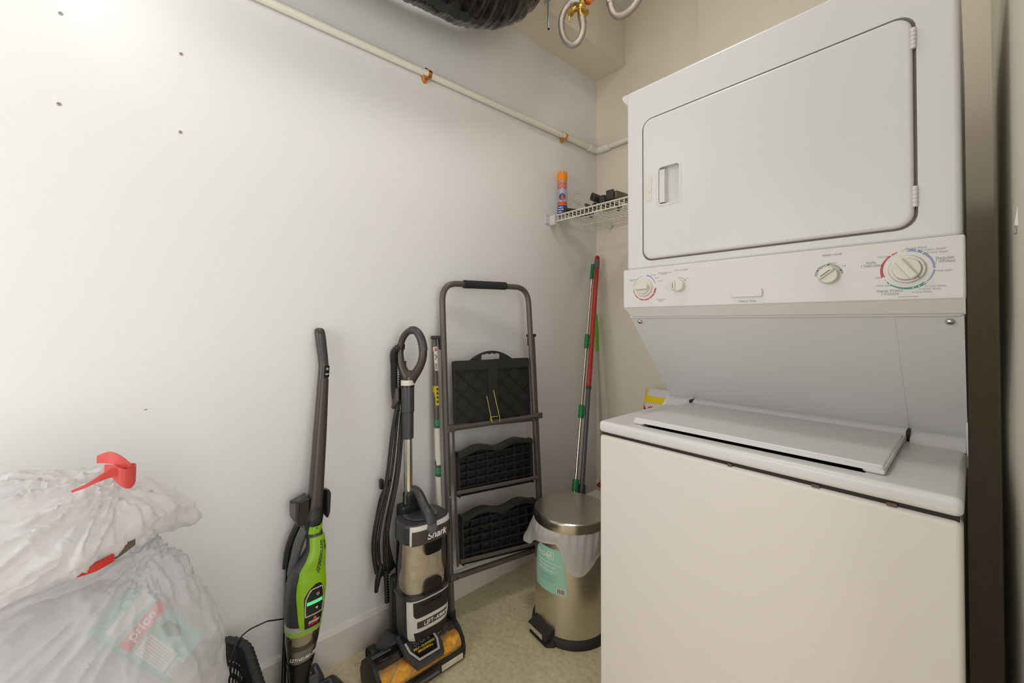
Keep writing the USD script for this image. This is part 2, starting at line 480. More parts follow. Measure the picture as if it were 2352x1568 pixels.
obj('wall_front', box(XL, 1.3, -1.4, -1.3, 0.0, ZC), 'paint_cool_white', kind='structure', smooth=False)
# boxed-in beam along the left wall under the ceiling, and the boxed chase on the back wall
obj('trim_1', box(XL, -1.322, -1.3, YB, 2.682, ZC), 'paint_warm_lit', kind='structure', smooth=False)
obj('trim_2', box(-0.897, XR, YB - 0.018, YB, 0.0, ZC), 'paint_warm_lit', kind='structure', smooth=False)
prof = sg.Polygon([(0, 0), (0.013, 0), (0.013, 0.108), (0.009, 0.117), (0, 0.119)])
obj('baseboard_left', put(prism(prof, YB + 1.3), (XL, YB, 0), (1, 0, 0), (0, 0, 1)), 'trim_white', kind='structure', smooth=False)
v, f = arr(put(prism(prof, XR - XL - 0.013), (XL + 0.013, YB, 0), (0, -1, 0), (0, 0, 1)))
obj('baseboard_back', trimesh.Trimesh(v, f, process=False), 'trim_white', kind='structure', smooth=False)

# bare screw holes left in the left wall
for (y, z), lab in zip(((-0.168, 1.986), (0.069, 1.987), (-0.168, 1.756), (0.070, 1.759)),
                       ('small grey screw anchor in left wall, upper one nearer the photographer', 'small grey screw anchor in left wall, upper one nearer the duct',
                        'small brownish screw anchor in left wall, lower one nearer the photographer', 'small grey screw anchor in left wall, lower one nearer the duct')):
    t = thing('wall_anchor', lab, 'wall anchor', (XL, y, z), 'screw anchors in the left wall')
    ring = cat(lathe([(0.0022, 0.0), (0.0046, 0.0), (0.0042, 0.0016), (0.0026, 0.0016), (0.0022, 0.0)], seg=20))
    obj('collar', put(ring, (XL, y, z), (0, 1, 0), (0, 0, 1)), 'galvanised_grey', t)
    obj('screw_hole', put(trimesh.creation.cylinder(0.0024, 0.001), (XL + 0.0004, y, z), (0, 1, 0), (0, 0, 1)), 'hole_dark', t)
# scuffs on the left wall
for y, z, w, h in ((0.003, 0.967, 0.010, 0.0035), (1.63, 0.492, 0.004, 0.014)):
    obj('wall_scuff', put(prism(sg.Polygon([(-w / 2, -h * 0.2), (0, -h / 2), (w / 2, 0.1 * h), (w * 0.1, h / 2)]), 0.0004), (XL, y, z), (0, 1, 0), (0, 0, 1)), 'hole_dark', wall, smooth=False)

# ------------------------------------------------------------------ lamp above the frame
t = thing('globe_lamp', 'frosted globe wall lamp on the left wall above the screw anchors', 'lamp', (XL, LAMP_POS[1], LAMP_POS[2]))
obj('globe', trimesh.creation.icosphere(3, LAMP_R).apply_translation(LAMP_POS), 'lamp_glass', t, smooth=True)
obj('arm', tube(smooth_path([(XL + 0.005, LAMP_POS[1], LAMP_POS[2] - 0.11), (XL + 0.15, LAMP_POS[1], LAMP_POS[2] - 0.135), (LAMP_POS[0] - 0.03, LAMP_POS[1], LAMP_POS[2] - 0.12), (LAMP_POS[0], LAMP_POS[1], LAMP_POS[2] - LAMP_R + 0.004)], 24), 0.009), 'plastic_white', t)
obj('back_plate', put(lathe([(0.0, 0.022), (0.028, 0.020), (0.040, 0.006), (0.040, 0.0)]), (XL, LAMP_POS[1], LAMP_POS[2] - 0.11), (0, 1, 0), (0, 0, 1)), 'plastic_white', t)
t = thing('ceiling_light', 'round flush ceiling light in the middle of the closet ceiling', 'ceiling light', (CEIL_POS[0], CEIL_POS[1], ZC))
obj('diffuser', lathe([(0.0, 2.945), (CEIL_R * 0.6, 2.950), (CEIL_R * 0.95, 2.968), (CEIL_R, 2.985)], (CEIL_POS[0], CEIL_POS[1], 0), 48), 'ceiling_glass', t, smooth=True)
obj('rim', lathe([(CEIL_R, 2.98), (CEIL_R + 0.012, 2.982), (CEIL_R + 0.014, 3.0)], (CEIL_POS[0], CEIL_POS[1], 0), 48), 'plastic_white', t)
# frames of the two unseen windows, added to house the fill lights
wn = thing('window_1', 'added white framed window, an unseen fill light, in the wall behind the photographer', 'window', (-0.75, -1.3, 1.30))
wn2 = thing('window_2', 'added tall white framed window, an unseen fill light, in the hall side wall beside the doorway', 'window', (1.3, 0.05, 1.25))
obj('added_window_frame', cat(*[box(1.27, 1.305, a, b, c, d) for a, b, c, d in ((-0.65, -0.6, 0.3, 2.2), (0.70, 0.75, 0.3, 2.2), (-0.6, 0.7, 0.3, 0.35), (-0.6, 0.7, 2.15, 2.2))]), 'trim_white', wn2, smooth=False)
obj('added_window_frame', cat(*[box(a, b, -1.305, -1.27, c, d) for a, b, c, d in ((-1.35, -1.30, 0.50, 2.10), (-0.20, -0.15, 0.50, 2.10), (-1.30, -0.20, 0.50, 0.55), (-1.30, -0.20, 2.05, 2.10))]), 'trim_white', wn, smooth=False)

# ------------------------------------------------------------------ stacked washer and dryer
X0, X1 = -0.700, -0.014
lc = thing('laundry_center', 'white stacked washer and dryer unit with control panel between them', 'washer dryer', (-0.357, 1.35, 0))
obj('washer_cabinet', cat(rbox(X0 + 0.003, X1 - 0.003, 0.972, 1.72, 0.03, 0.903, 0.008), *[cyl((x, y, 0), (x, y, 0.035), 0.02) for x in (X0 + 0.06, X1 - 0.06) for y in (1.03, 1.66)]), 'galvanised_grey', lc)
obj('washer_front_panel', rbox(X0, X1, 0.951, 0.985, 0.06, 0.899, 0.009), 'enamel_cream', lc)
# three dark clip gaps along the joint between front panel and deck
obj('joint_gap', box(X0 + 0.004, X1 - 0.004, 0.958, 0.97, 0.897, 0.9075), 'gap_dark', lc, smooth=False)
for u0, u1, v0 in ((1671, 1680, 1063), (1864, 1881, 1112), (2036, 2060, 1156)):
    xa, xb = photo(u0, v0, (0, 0.952, 0), (0, 1, 0))[0], photo(u1, v0, (0, 0.952, 0), (0, 1, 0))[0]
    obj('panel_clip', box(xa, xb, 0.9525, 0.962, 0.8975, 0.9035), 'item_brown', lc, smooth=False)
# deck with the tub opening
deck = rbox(X0 - 0.001, X1 + 0.001, 0.948, 1.42, 0.906, 0.937, 0.010, 16)
opening = m3.Manifold.cube((0.455, 0.286, 0.1)).translate((-0.590, 0.984, 0.88))
deck = deck - opening
obj('deck', deck, 'enamel_white', lc, smooth=40)
obj('tub_well', cat(box(-0.600, -0.125, 0.978, 1.28, 0.895, 0.9045), box(-0.6, -0.59, 0.978, 1.28, 0.9, 0.93), box(-0.135, -0.125, 0.978, 1.28, 0.9, 0.93), box(-0.6, -0.125, 1.268, 1.28, 0.9, 0.93)), 'gap_dark', lc, smooth=False)
# raised rolled back edge of the deck, left and right of the lid


def roll(x0, x1, lift=0.0):
    pr = sg.Polygon([(1.298, 0.935), (1.306, 0.9385), (1.318, 0.948), (1.330, 0.957), (1.342, 0.961), (1.356, 0.962), (1.40, 0.962), (1.40, 0.935)]).buffer(0.0)
    return put(prism(pr, x1 - x0), (x1, 0, lift), (0, 1, 0), (0, 0, 1)) if False else trimesh.Trimesh(
        (lambda vf: np.stack([x0 + vf[0][:, 2], vf[0][:, 0], vf[0][:, 1] + lift], 1))(arr(prism(pr, x1 - x0))), arr(prism(pr, x1 - x0))[1], process=False)


obj('deck_roll', roll(X0, -0.616), 'enamel_white', lc, smooth=30)
obj('deck_roll', roll(-0.101, X1), 'enamel_white', lc, smooth=30)
# lid: a shallow shell standing a few millimetres proud; its front edge is cut away as a finger grip
pl = rrect(-0.617, -0.108, 0.988, 1.33, 0.012)
top = prism(pl, 0.009)
top.apply_translation((0, 0, 0.9425))
skirt_out = prism(pl, 0.0062)
lidm = m3.Manifold(m3.Mesh(np.array(top.vertices, np.float32), np.array(top.faces, np.uint32)))
feet = m3.Manifold.batch_boolean([rbox(-0.617, -0.585, 0.988, 1.02, 0.9372, 0.947, 0.004), rbox(-0.140, -0.108, 0.988, 1.02, 0.9372, 0.947, 0.004), rbox(-0.617, -0.60, 0.99, 1.3, 0.9375, 0.946, 0.002)], m3.OpType.Add)
lidm = lidm + feet + rbox(-0.615, -0.110, 0.990, 1.30, 0.9440, 0.9545, 0.004)
lid = obj('lid', lidm, 'enamel_white', lc, smooth=40)
obj('lid_roll', roll(-0.610, -0.107, 0.001), 'enamel_white', lid, smooth=30)
for xg in (-0.6165, -0.1075):
    obj('lid_hinge_gap', box(xg, xg + 0.007, 1.318, 1.36, 0.937, 0.9605), 'gap_dark', lid, smooth=False)
# sloping shroud behind the lid up to the dryer


def slope_plate(x0, x1, p0, p1, th):
    p0, p1 = np.array(p0), np.array(p1)
    d = (p1 - p0) / np.linalg.norm(p1 - p0)
    n = np.array([-d[1], d[0]])
    if n[0] > 0:
        n = -n
    q = [p0, p1, p1 - n * th, p0 - n * th]
    v = np.array([[x, a[0], a[1]] for x in (x0, x1) for a in q])
    f = [[0, 1, 2], [0, 2, 3], [4, 6, 5], [4, 7, 6], [0, 4, 5], [0, 5, 1], [1, 5, 6], [1, 6, 2], [2, 6, 7], [2, 7, 3], [3, 7, 4], [3, 4, 0]]
    return trimesh.Trimesh(v, f)


shroud = obj('shroud', slope_plate(X0 + 0.002, X1 + 0.002, (1.355, 0.958), (1.105, 1.228), 0.012), 'enamel_white', lc, smooth=False)
obj('shroud_center', slope_plate(-0.612, -0.105, (1.3546, 0.9577), (1.1046, 1.2277), 0.003), 'enamel_white', shroud, smooth=False)
obj('shroud_side', cat(box(X0 + 0.002, X0 + 0.004, 1.36, 1.72, 0.90, 1.23), box(X1 - 0.002, X1 + 0.001, 1.36, 1.72, 0.90, 1.23), box(X0 + 0.01, X1 - 0.01, 1.7, 1.72, 0.9, 1.23)), 'galvanised_grey', lc, smooth=False)
obj('side_flange', box(X1 + 0.0005, X1 + 0.003, 1.30, 1.372, 0.905, 1.0), 'enamel_white', lc, smooth=False)
sd = np.array([0, -0.25, 0.27]) / math.hypot(0.25, 0.27)
sn = np.array([0, -0.27, -0.25]) / math.hypot(0.25, 0.27)
for x in (-0.672, -0.030):
    c = np.array([x, 1.118, 1.214]) + sn * 0.002
    sc = obj('screw', put(lathe([(0.0, 0.0045), (0.004, 0.0042), (0.0062, 0.002), (0.0065, 0.0)], seg=20), c, (1, 0, 0), np.cross(sn, (1, 0, 0))), 'steel_screw', lc)
    obj('screw_slot', put(box(-0.004, 0.004, -0.0007, 0.0007, 0.0043, 0.0049), c, (1, 0.3, 0), np.cross(sn, (1, 0, 0))), 'gap_dark', sc, smooth=False)
# dryer
D0, D1, DZ0, DZ1 = -0.698, -0.012, 1.222, 1.906
obj('dryer_cabinet', rbox(D0, D1, 1.100, 1.74, DZ0, DZ1 - 0.001, 0.006), 'enamel_white', lc)
front = rbox(D0, D1, 1.086, 1.125, 1.366, DZ1, 0.010, 20)
pocket = mext(rrect(-0.6450, -0.0685, 1.3885, 1.8030, 0.030), 0.02)
pocket = pocket.rotate((90, 0, 0)).translate((0, 1.0955, 0))
cav = mext(rrect(-0.5995, -0.5225, 1.5355, 1.6555, 0.0160), 0.04).rotate((90, 0, 0)).translate((0, 1.1185, 0))
obj('dryer_front', front - pocket - cav, 'enamel_white', lc, smooth=40)
obj('door_gasket', put(prism(rrect(-0.6445, -0.0690, 1.3890, 1.8025, 0.0295).difference(rrect(-0.5995, -0.5225, 1.5355, 1.6555, 0.0160)), 0.0008), (0, 1.0952, 0), (1, 0, 0), (0, 0, 1)), 'gasket_grey', lc, smooth=False)


def pillow(x0, x1, z0, z1, y0, y1, r, edge):
    """A door slab: rounded-rectangle outline with its front edge rolled over."""
    parts = []
    for k in range(5):
        a = k / 4 * math.pi / 2
        inset, yy = edge * (1 - math.cos(a)), y0 + edge - edge * math.sin(a)
        c = np.array(rrect(x0 + inset, x1 - inset, z0 + inset, z1 - inset, max(r - inset, 0.002)).exterior.coords)[:-1]
        parts.append(np.stack([c[:, 0], np.full(len(c), yy), c[:, 1]], 1))
    c = np.array(rrect(x0, x1, z0, z1, r).exterior.coords)[:-1]
    parts.append(np.stack([c[:, 0], np.full(len(c), y1), c[:, 1]], 1))
    return m3.Manifold.hull_points(np.vstack(parts))


door = pillow(-0.6420, -0.0735, 1.3930, 1.8000, 1.0815, 1.0944, 0.028, 0.007)
hp = mext(rrect(-0.596, -0.526, 1.539, 1.652, 0.014), 0.03).rotate((90, 0, 0)).translate((0, 1.11, 0))
dr = obj('dryer_door', door - hp, 'enamel_white', lc, smooth=40)
cup = pillow(-0.5985, -0.5235, 1.5365, 1.6545, 1.0802, 1.1180, 0.0155, 0.003) - mext(rrect(-0.5915, -0.5305, 1.5435, 1.6475, 0.010), 0.0500).rotate((90, 0, 0)).translate((0, 1.116, 0))
hnd = obj('door_handle', cup, 'enamel_white', dr, smooth=40)
scoop = m3.Manifold.hull_points(np.array([(x, y, z) for z in (1.549, 1.642) for x, y in ((-0.5910, 1.1162), (-0.5910, 1.0840), (-0.575, 1.0840), (-0.571, 1.1162))]))
obj('handle_grip', scoop, 'enamel_white', dr, smooth=30)
lat = rrect(-0.634, -0.613, 1.560, 1.634, 0.009)
obj('latch_sticker', put(prism(lat, 0.0026), (0, 1.0830, 0), (1, 0, 0), (0, 0, 1)), 'knob_white', dr, smooth=30)
obj('latch_hook', put(prism(sg.LineString([(-0.631, 1.596), (-0.6225, 1.584), (-0.614, 1.596)]).buffer(0.0022), 0.0036), (0, 1.0830, 0), (1, 0, 0), (0, 0, 1)), 'plastic_white', dr, smooth=30)
for z0 in (1.732, 1.430):
    hg = obj('hinge', cyl((-0.0722, 1.0845, z0), (-0.0722, 1.0845, z0 + 0.039), 0.0042), 'plastic_white', dr)
    obj('hinge_knuckle', cat(*[cyl((-0.0722, 1.0845, z0 + 0.0078 * k - 0.0004), (-0.0722, 1.0845, z0 + 0.0078 * k + 0.0004), 0.0044) for k in range(1, 5)]), 'print_grey', hg)
# white folded sheet lying on the dryer, sticking out over its left edge
sh = thing('plastic_sheet', 'folded white plastic sheet lying on the dryer top, overhanging its corner', 'plastic sheet', (-0.66, 1.16, DZ1))
sheet = m3.Manifold.batch_boolean([rbox(-0.722, -0.60, 1.102, 1.25, DZ1 + 0.0004, DZ1 + 0.0064, 0.0025),
                                   m3.Manifold.hull_points(np.array([(x, y, DZ1 + z) for y in (1.102, 1.25) for x, z in ((-0.7225, 0.004), (-0.7215, 0.0055), (-0.7005, 0.0055), (-0.7225, -0.004), (-0.7040, -0.030), (-0.6995, -0.030))]))], m3.OpType.Add)
obj('sheet', sheet, 'plastic_white', sh, smooth=50)
# control panel with its knobs and print
PY = 1.0718
cp = obj('control_panel', rbox(D0 - 0.003, D1 + 0.003, PY, 1.13, 1.253, 1.367, 0.004), 'plastic_white', lc)
lg = sg.Polygon([(PY + 0.002, 1.2545), (1.115, 1.2545), (1.115, 1.2275), (1.098, 1.2265), (1.094, 1.229)])
lv, lf = arr(prism(lg, 1.0))
ledge = np.stack([np.where(lv[:, 2] > 0.5, D1 + 0.002, D0 - 0.002 + np.clip((1.2545 - lv[:, 1]) * 0.55, 0, 1)), lv[:, 0], lv[:, 1]], 1)
obj('panel_ledge', (ledge, lf[:, ::-1]), 'plastic_white', lc, smooth=False)
EX, EZ = (1, 0, 0), (0, 0, 1)


def onp(x, z, d=0.0):
    return (x, PY - d, z)


def panel_print(s, u, v, h, m='print_grey', bold=False):
    p = photo(u, v, (0, PY, 0), (0, 1, 0))
    obj('print', text(s, h, (p[0], PY, p[2] - h / 2), EX, EZ, 0.0004, bold), m, cp, smooth=False)


def dial(x, z, r_out, r_in, ang, blade_w, blade_h=0.014):
    base = lathe([(0.0, 0.006), (r_out * 0.93, 0.006), (r_out, 0.0035), (r_out, 0.0)], seg=48)
    mid = lathe([(0.0, 0.011), (r_in * 0.92, 0.011), (r_in, 0.009), (r_in * 1.02, 0.005)], seg=48)
    bl, f_ = arr(rbox(-r_in * 1.02, r_in * 1.02, -blade_w / 2, blade_w / 2, 0.005, 0.008 + blade_h, 0.003))
    c, s = math.cos(math.radians(ang)), math.sin(math.radians(ang))
    bl = np.stack([bl[:, 0] * c - bl[:, 1] * s, bl[:, 0] * s + bl[:, 1] * c, bl[:, 2]], 1)
    return put(cat(base, mid, (bl, f_)), onp(x, z), EX, EZ)


k1 = obj('knob', dial(-0.631, 1.3105, 0.0255, 0.019, 2, 0.013), 'knob_white', cp, smooth=40)
k2m = put(cat(lathe([(0.0, 0.014), (0.0135, 0.014), (0.0155, 0.012), (0.0165, 0.0)], seg=40), rbox(-0.0145, -0.004, -0.012, 0.012, 0.004, 0.0185, 0.003)), onp(-0.527, 1.3095), EX, EZ)
obj('knob', k2m, 'knob_white', cp, smooth=40)
obj('knob_mark', put(box(-0.0100, -0.0088, -0.0075, 0.0075, 0.0186, 0.0190), onp(-0.527, 1.3095), EX, EZ), 'print_dark', cp, smooth=False)
kz, kx = 1.310, -0.2025
c, s = math.cos(math.radians(38)), math.sin(math.radians(38))
k3m = cat(lathe([(0.0, 0.012), (0.0155, 0.012), (0.0178, 0.009), (0.0182, 0.0)], seg=40), put(rbox(-0.0165, 0.0165, 0.000, 0.009, 0.004, 0.0175, 0.003), (0, 0, 0), (c, s, 0), (-s, c, 0)))
obj('knob', put(k3m, onp(kx, kz), EX, EZ), 'knob_white', cp, smooth=40)
obj('knob_mark', put(put(box(-0.0105, 0.0105, 0.0040, 0.0053, 0.0176, 0.0180), (0, 0, 0), (c, s, 0), (-s, c, 0)), onp(kx, kz), EX, EZ), 'print_dark', cp, smooth=False)
obj('knob', dial(-0.0835, 1.3115, 0.0262, 0.0205, -57, 0.013, 0.012), 'knob_white', cp, smooth=40)
obj('knob_mark', cat(put(prism(ring_arc(0.0202, 0.0212, -130, 40), 0.0004), onp(-0.0835, 1.3115, 0.0061), EX, EZ), put(box(-0.0004, 0.0004, -0.003, 0.002, 0, 0.0004), onp(-0.0835 + 0.0165, 1.3115 - 0.0165, 0.0061), (0.707, 0, 0.707), (0.707, 0, -0.707))), 'print_dark', cp, smooth=False)
obj('push_button', put(pillow(-0.034, 0.034, -0.0095, 0.0095, 0, 0.006, 0.004, 0.002).rotate((90, 0, 0)).mirror((0, 0, 1)).rotate((0, 0, 0)), onp(-0.3605, 1.2805), EX, EZ) if False else pillow(-0.3945, -0.3265, 1.2712, 1.2900, PY - 0.005, PY + 0.001, 0.004, 0.002), 'plastic_white', cp, smooth=40)


def arc(x, z, r0, r1, a0, a1, m, r0b=None, r1b=None):
    obj('print', put(prism(ring_arc(r0, r1, a0, a1, 28, r0b, r1b), 0.0004), onp(x, z), EX, EZ), m, cp, smooth=False)


def dots(x, z, r, angs, rad, m):
    obj('print', cat(*[put(trimesh.creation.cylinder(rad, 0.0012, sections=14), onp(x + r * math.cos(math.radians(a)), z + r * math.sin(math.radians(a))), EX, EZ) for a in angs]), m, cp, smooth=False)


arc(-0.631, 1.3105, 0.0335, 0.0375, 78, 18, 'print_blue', 0.0345, 0.0362)
arc(-0.631, 1.3105, 0.0325, 0.0375, -5, -172, 'print_red', 0.0342, 0.0358)
arc(-0.631, 1.3105, 0.0340, 0.0352, 100, 165, 'print_grey')
dots(-0.631, 1.3105, 0.0352, (-30, -62, -90, -120, -150), 0.0011, 'print_white')
arc(-0.527, 1.3095, 0.0205, 0.0225, 50, 100, 'print_grey')
dots(-0.527, 1.3095, 0.0215, (42,), 0.0013, 'print_dark')
arc(kx, kz, 0.0205, 0.0245, 5, 180, 'print_grey')
dots(kx, kz, 0.0225, (25, 92, 150), 0.0014, 'print_dark')
BX, BZ = -0.0835, 1.3115
arc(BX, BZ, 0.0335, 0.0385, 90, -42, 'print_blue', 0.0352, 0.0368)
arc(BX, BZ, 0.0335, 0.0385, 202, 112, 'print_red', 0.0352, 0.0368)
arc(BX, BZ, 0.0335, 0.0385, -48, -142, 'print_teal', 0.0352, 0.0368)
dots(BX, BZ, 0.0361, (88, 68, 54, -4, 201, 128, -51, -64, -77, -132), 0.0011, 'print_white')
dots(BX, BZ, 0.0361, (100, -43, -149), 0.0010, 'label_yellow')
for s, cx_, cy_, h, bold in (
        ("Water Level", 415, 262, 0.0046, True), ("Low", 248, 440, 0.0028, False), ("Medium", 420, 375, 0.0030, False), ("Full", 582, 411, 0.0030, False),
        ("15 Hot Wash", 1545, 170, 0.0040, False), ("10 Warm Wash", 1768, 188, 0.0038, False), ("5 Cold Wash", 1835, 225, 0.0036, False),
        ("Regular", 1945, 300, 0.0052, True), ("/ Whites", 1945, 345, 0.0052, True), ("Final Spin", 1925, 472, 0.0036, False),
        ("12 Hot Wash", 1815, 683, 0.0036, False), ("8 Warm Wash", 1740, 722, 0.0034, False), ("4 Cold Wash", 1632, 763, 0.0034, False),
        ("Knits", 945, 372, 0.0052, True), ("/ Delicates", 950, 412, 0.0052, True), ("Final Spin", 1120, 292, 0.0034, False), ("Start", 1042, 572, 0.0034, False),
        ("Final Spin", 1118, 680, 0.0036, False), ("Perm Press", 1195, 750, 0.0056, True), ("/ Colors", 1198, 790, 0.0054, True)):
    panel_print(s, 1840 + cx_ / 5.88, 540 + cy_ / 5.88, h * 0.92, 'print_grey', bold)
for s, cx_, cy_, h in (("Push To Start", 1028, 567, 0.0042), ("Automatic Dry", 757, 612, 0.0042), ("Easy Care", 757, 637, 0.0026), ("Timed Dry", 235, 727, 0.0036), ("(Air Only)", 232, 750, 0.0022),
                        ("More Dry", 575, 650, 0.0026), ("Normal", 632, 695, 0.0026), ("Less Dry", 682, 745, 0.0026), ("Timed Dry", 705, 1050, 0.0038), ("Heated", 697, 1076, 0.0026), ("Off", 1135, 705, 0.0026)):
    panel_print(s, 1420 + cx_ / 7.13, 540 + cy_ / 7.13, h)
fp = photo(1840 + 1440 / 5.88, 540 + 829 / 5.88, (0, PY, 0), (0, 1, 0))
obj('print', box(fp[0] - 0.014, fp[0] + 0.014, PY - 0.0003, PY + 0.001, fp[2] - 0.0007, fp[2] + 0.0007), 'print_grey', cp, smooth=False)
panel_print("Heavy Duty", 1717, 691, 0.0052, 'print_grey', True)
# ------------------------------------------------------------------ sprinkler pipe and its copper straps
PZ, PX = 2.2445, XL + 0.019
sp = thing('sprinkler_pipe', 'cream plastic pipe running along the left wall and round the corner', 'pipe', (PX, 1.0, PZ))
obj('pipe_run', cyl((PX, -1.25, PZ), (PX, 1.955, PZ), 0.0145, sides=28), 'cpvc_cream', sp)
el = smooth_path([(PX, 1.955, PZ), (PX, 1.995, PZ), (PX + 0.008, YB - 0.026, PZ), (PX + 0.03, YB - 0.020, PZ), (PX + 0.05, YB - 0.020, PZ)], 18)
obj('elbow', cat(tube(el, 0.0185, 24), cyl((PX, 1.945, PZ), (PX, 1.975, PZ), 0.0195, sides=28), cyl((PX + 0.035, YB - 0.0205, PZ), (PX + 0.095, YB - 0.0205, PZ), 0.0195, sides=28)), 'cpvc_fitting', sp)
obj('pipe_run', cyl((PX + 0.09, YB - 0.0205, PZ), (-0.95, YB - 0.0205, PZ), 0.0145, sides=28), 'cpvc_cream', sp)
for y, lab in ((0.873, 'copper strap holding the cream pipe, below the black duct'), (1.735, 'copper strap holding the cream pipe, near the corner over the shelf')):
    t = thing('pipe_strap', lab, 'pipe strap', (XL, y, PZ), 'copper pipe straps')
    w = 0.015
    # band round the front of the pipe: an arc in the x-z plane extruded along y
    band = ring_arc(0.0146, 0.0172, -125, 100, 36)
    obj('strap', put(prism(band, w), (PX, y + w / 2, PZ), (1, 0, 0), (0, 0, 1)), 'copper', t, smooth=40)
    obj('tab', put(prism(rrect(-0.008, 0.008, -0.009, 0.013, 0.003), 0.0018), (XL + 0.0005, y, PZ + 0.021), (0, 1, 0), (0, 0, 1)), 'copper', t, smooth=40)
    obj('screw', put(lathe([(0, 0.0042), (0.003, 0.0036), (0.004, 0.0015), (0.004, 0)], seg=16), (XL + 0.002, y, PZ + 0.026), (0, 1, 0), (0, 0, 1)), 'copper', t)
    # flared half-cup below the pipe where the strap spreads
    cu, cfn = [], []
    na, nb = 14, 9
    for i in range(na):
        a = math.pi * i / (na - 1)
        for j in range(nb):
            s_ = j / (nb - 1)
            cu.append((XL + 0.001 + 0.024 * (1 - s_ ** 2), y - 0.010 - 0.024 * math.cos(a) * (1 - 0.35 * s_), PZ - 0.011 - 0.024 * math.sin(a) * (0.30 + 0.70 * s_)))
    for i in range(na - 1):
        for j in range(nb - 1):
            p = i * nb + j
            cfn += [[p, p + 1, p + nb + 1], [p, p + nb + 1, p + nb]]
    obj('saddle', (np.array(cu), np.array(cfn)), 'copper', t, smooth=True)

# ------------------------------------------------------------------ black wrapped flexible duct under the ceiling
pts = smooth_path([(-1.315, -0.9, 2.53), (-1.315, -0.2, 2.515), (-1.312, 0.4, 2.488), (-1.305, 0.78, 2.492), (-1.298, 1.00, 2.535), (-1.28, 1.13, 2.63), (-1.25, 1.19, 2.80), (-1.22, 1.20, 3.0)], 240)
NS = 88
tt = np.gradient(pts, axis=0)
tt /= np.linalg.norm(tt, axis=1, keepdims=True)
A0 = np.cross(tt, [1.0, 0, 0])
A0 /= np.linalg.norm(A0, axis=1, keepdims=True)
B0 = np.cross(tt, A0)
ang = np.arange(NS) * 2 * np.pi / NS
L = np.concatenate([[0], np.cumsum(np.linalg.norm(np.diff(pts, axis=0), axis=1))])
P3 = np.stack([np.cos(ang)[None] * 0.8 + 0 * L[:, None], np.sin(ang)[None] * 0.8 + 0 * L[:, None], L[:, None] * 30 + 0 * ang[None]], -1)
wr = np.abs(meshkit.fbm(P3, 2, 3) - 0.5) * 2
P4 = np.stack([np.cos(ang)[None] * 4 + 0 * L[:, None], np.sin(ang)[None] * 4 + 0 * L[:, None], L[:, None] * 9 + 0 * ang[None]], -1)
rad = 0.132 + 0.008 * (meshkit.fbm(P4, 3, 8) - 0.5) - 0.011 * (1 - wr) ** 3
V = pts[:, None] + rad[..., None] * (np.cos(ang)[None, :, None] * A0[:, None] + np.sin(ang)[None, :, None] * B0[:, None])
i, j = np.meshgrid(np.arange(len(pts) - 1), np.arange(NS), indexing='ij')
j2 = (j + 1) % NS
q = np.stack([i * NS + j, i * NS + j2, (i + 1) * NS + j2, (i + 1) * NS + j], -1).reshape(-1, 4)
V = V.reshape(-1, 3)
V[:, 0] = np.clip(V[:, 0], XL + 0.006, 9)
inb = V[:, 2] > 2.676
V[:, 0] = np.where(inb & (V[:, 0] < -1.316), -1.316, V[:, 0])
V[:, 2] = np.minimum(V[:, 2], ZC)
t = thing('flexible_duct', 'black plastic-wrapped flexible duct sagging under the ceiling', 'duct', (-1.3, 1.0, 2.4))
obj('duct_sleeve', (V, np.vstack([q[:, [0, 1, 2]], q[:, [0, 2, 3]]])), 'duct_film', t, smooth=True)

# ------------------------------------------------------------------ rod and braided hoses hanging by the duct
t = thing('hanger_rod', 'thin zinc hanger rod with clamp hanging beside the black duct', 'hanger rod', (-1.405, 1.5, ZC))
RX = -1.290
p = photo(1260, 5, (0, 1.38, 0), (0, 1, 0))
pb = photo(1259.5, 66, (0, 1.38, 0), (0, 1, 0))
rx, ry = p[0], 1.38
obj('rod', cyl((rx, ry, pb[2]), (rx, ry, ZC), 0.0064, sides=14), 'rod_zinc', t)
obj('tip', cyl((rx, ry, pb[2] - 0.004), (rx, ry, pb[2] + 0.002), 0.0046, sides=12), 'rubber_black', t)
obj('clamp', cat(rbox(rx - 0.016, rx + 0.016, ry - 0.006, ry + 0.006, p[2] - 0.004, p[2] + 0.022, 0.003), rbox(rx + 0.010, rx + 0.036, ry - 0.005, ry + 0.005, p[2] + 0.004, p[2] + 0.012, 0.003)), 'rod_zinc', t)


def P13(u, v, y=1.38):
    return photo(u, v, (0, y, 0), (0, 1, 0))


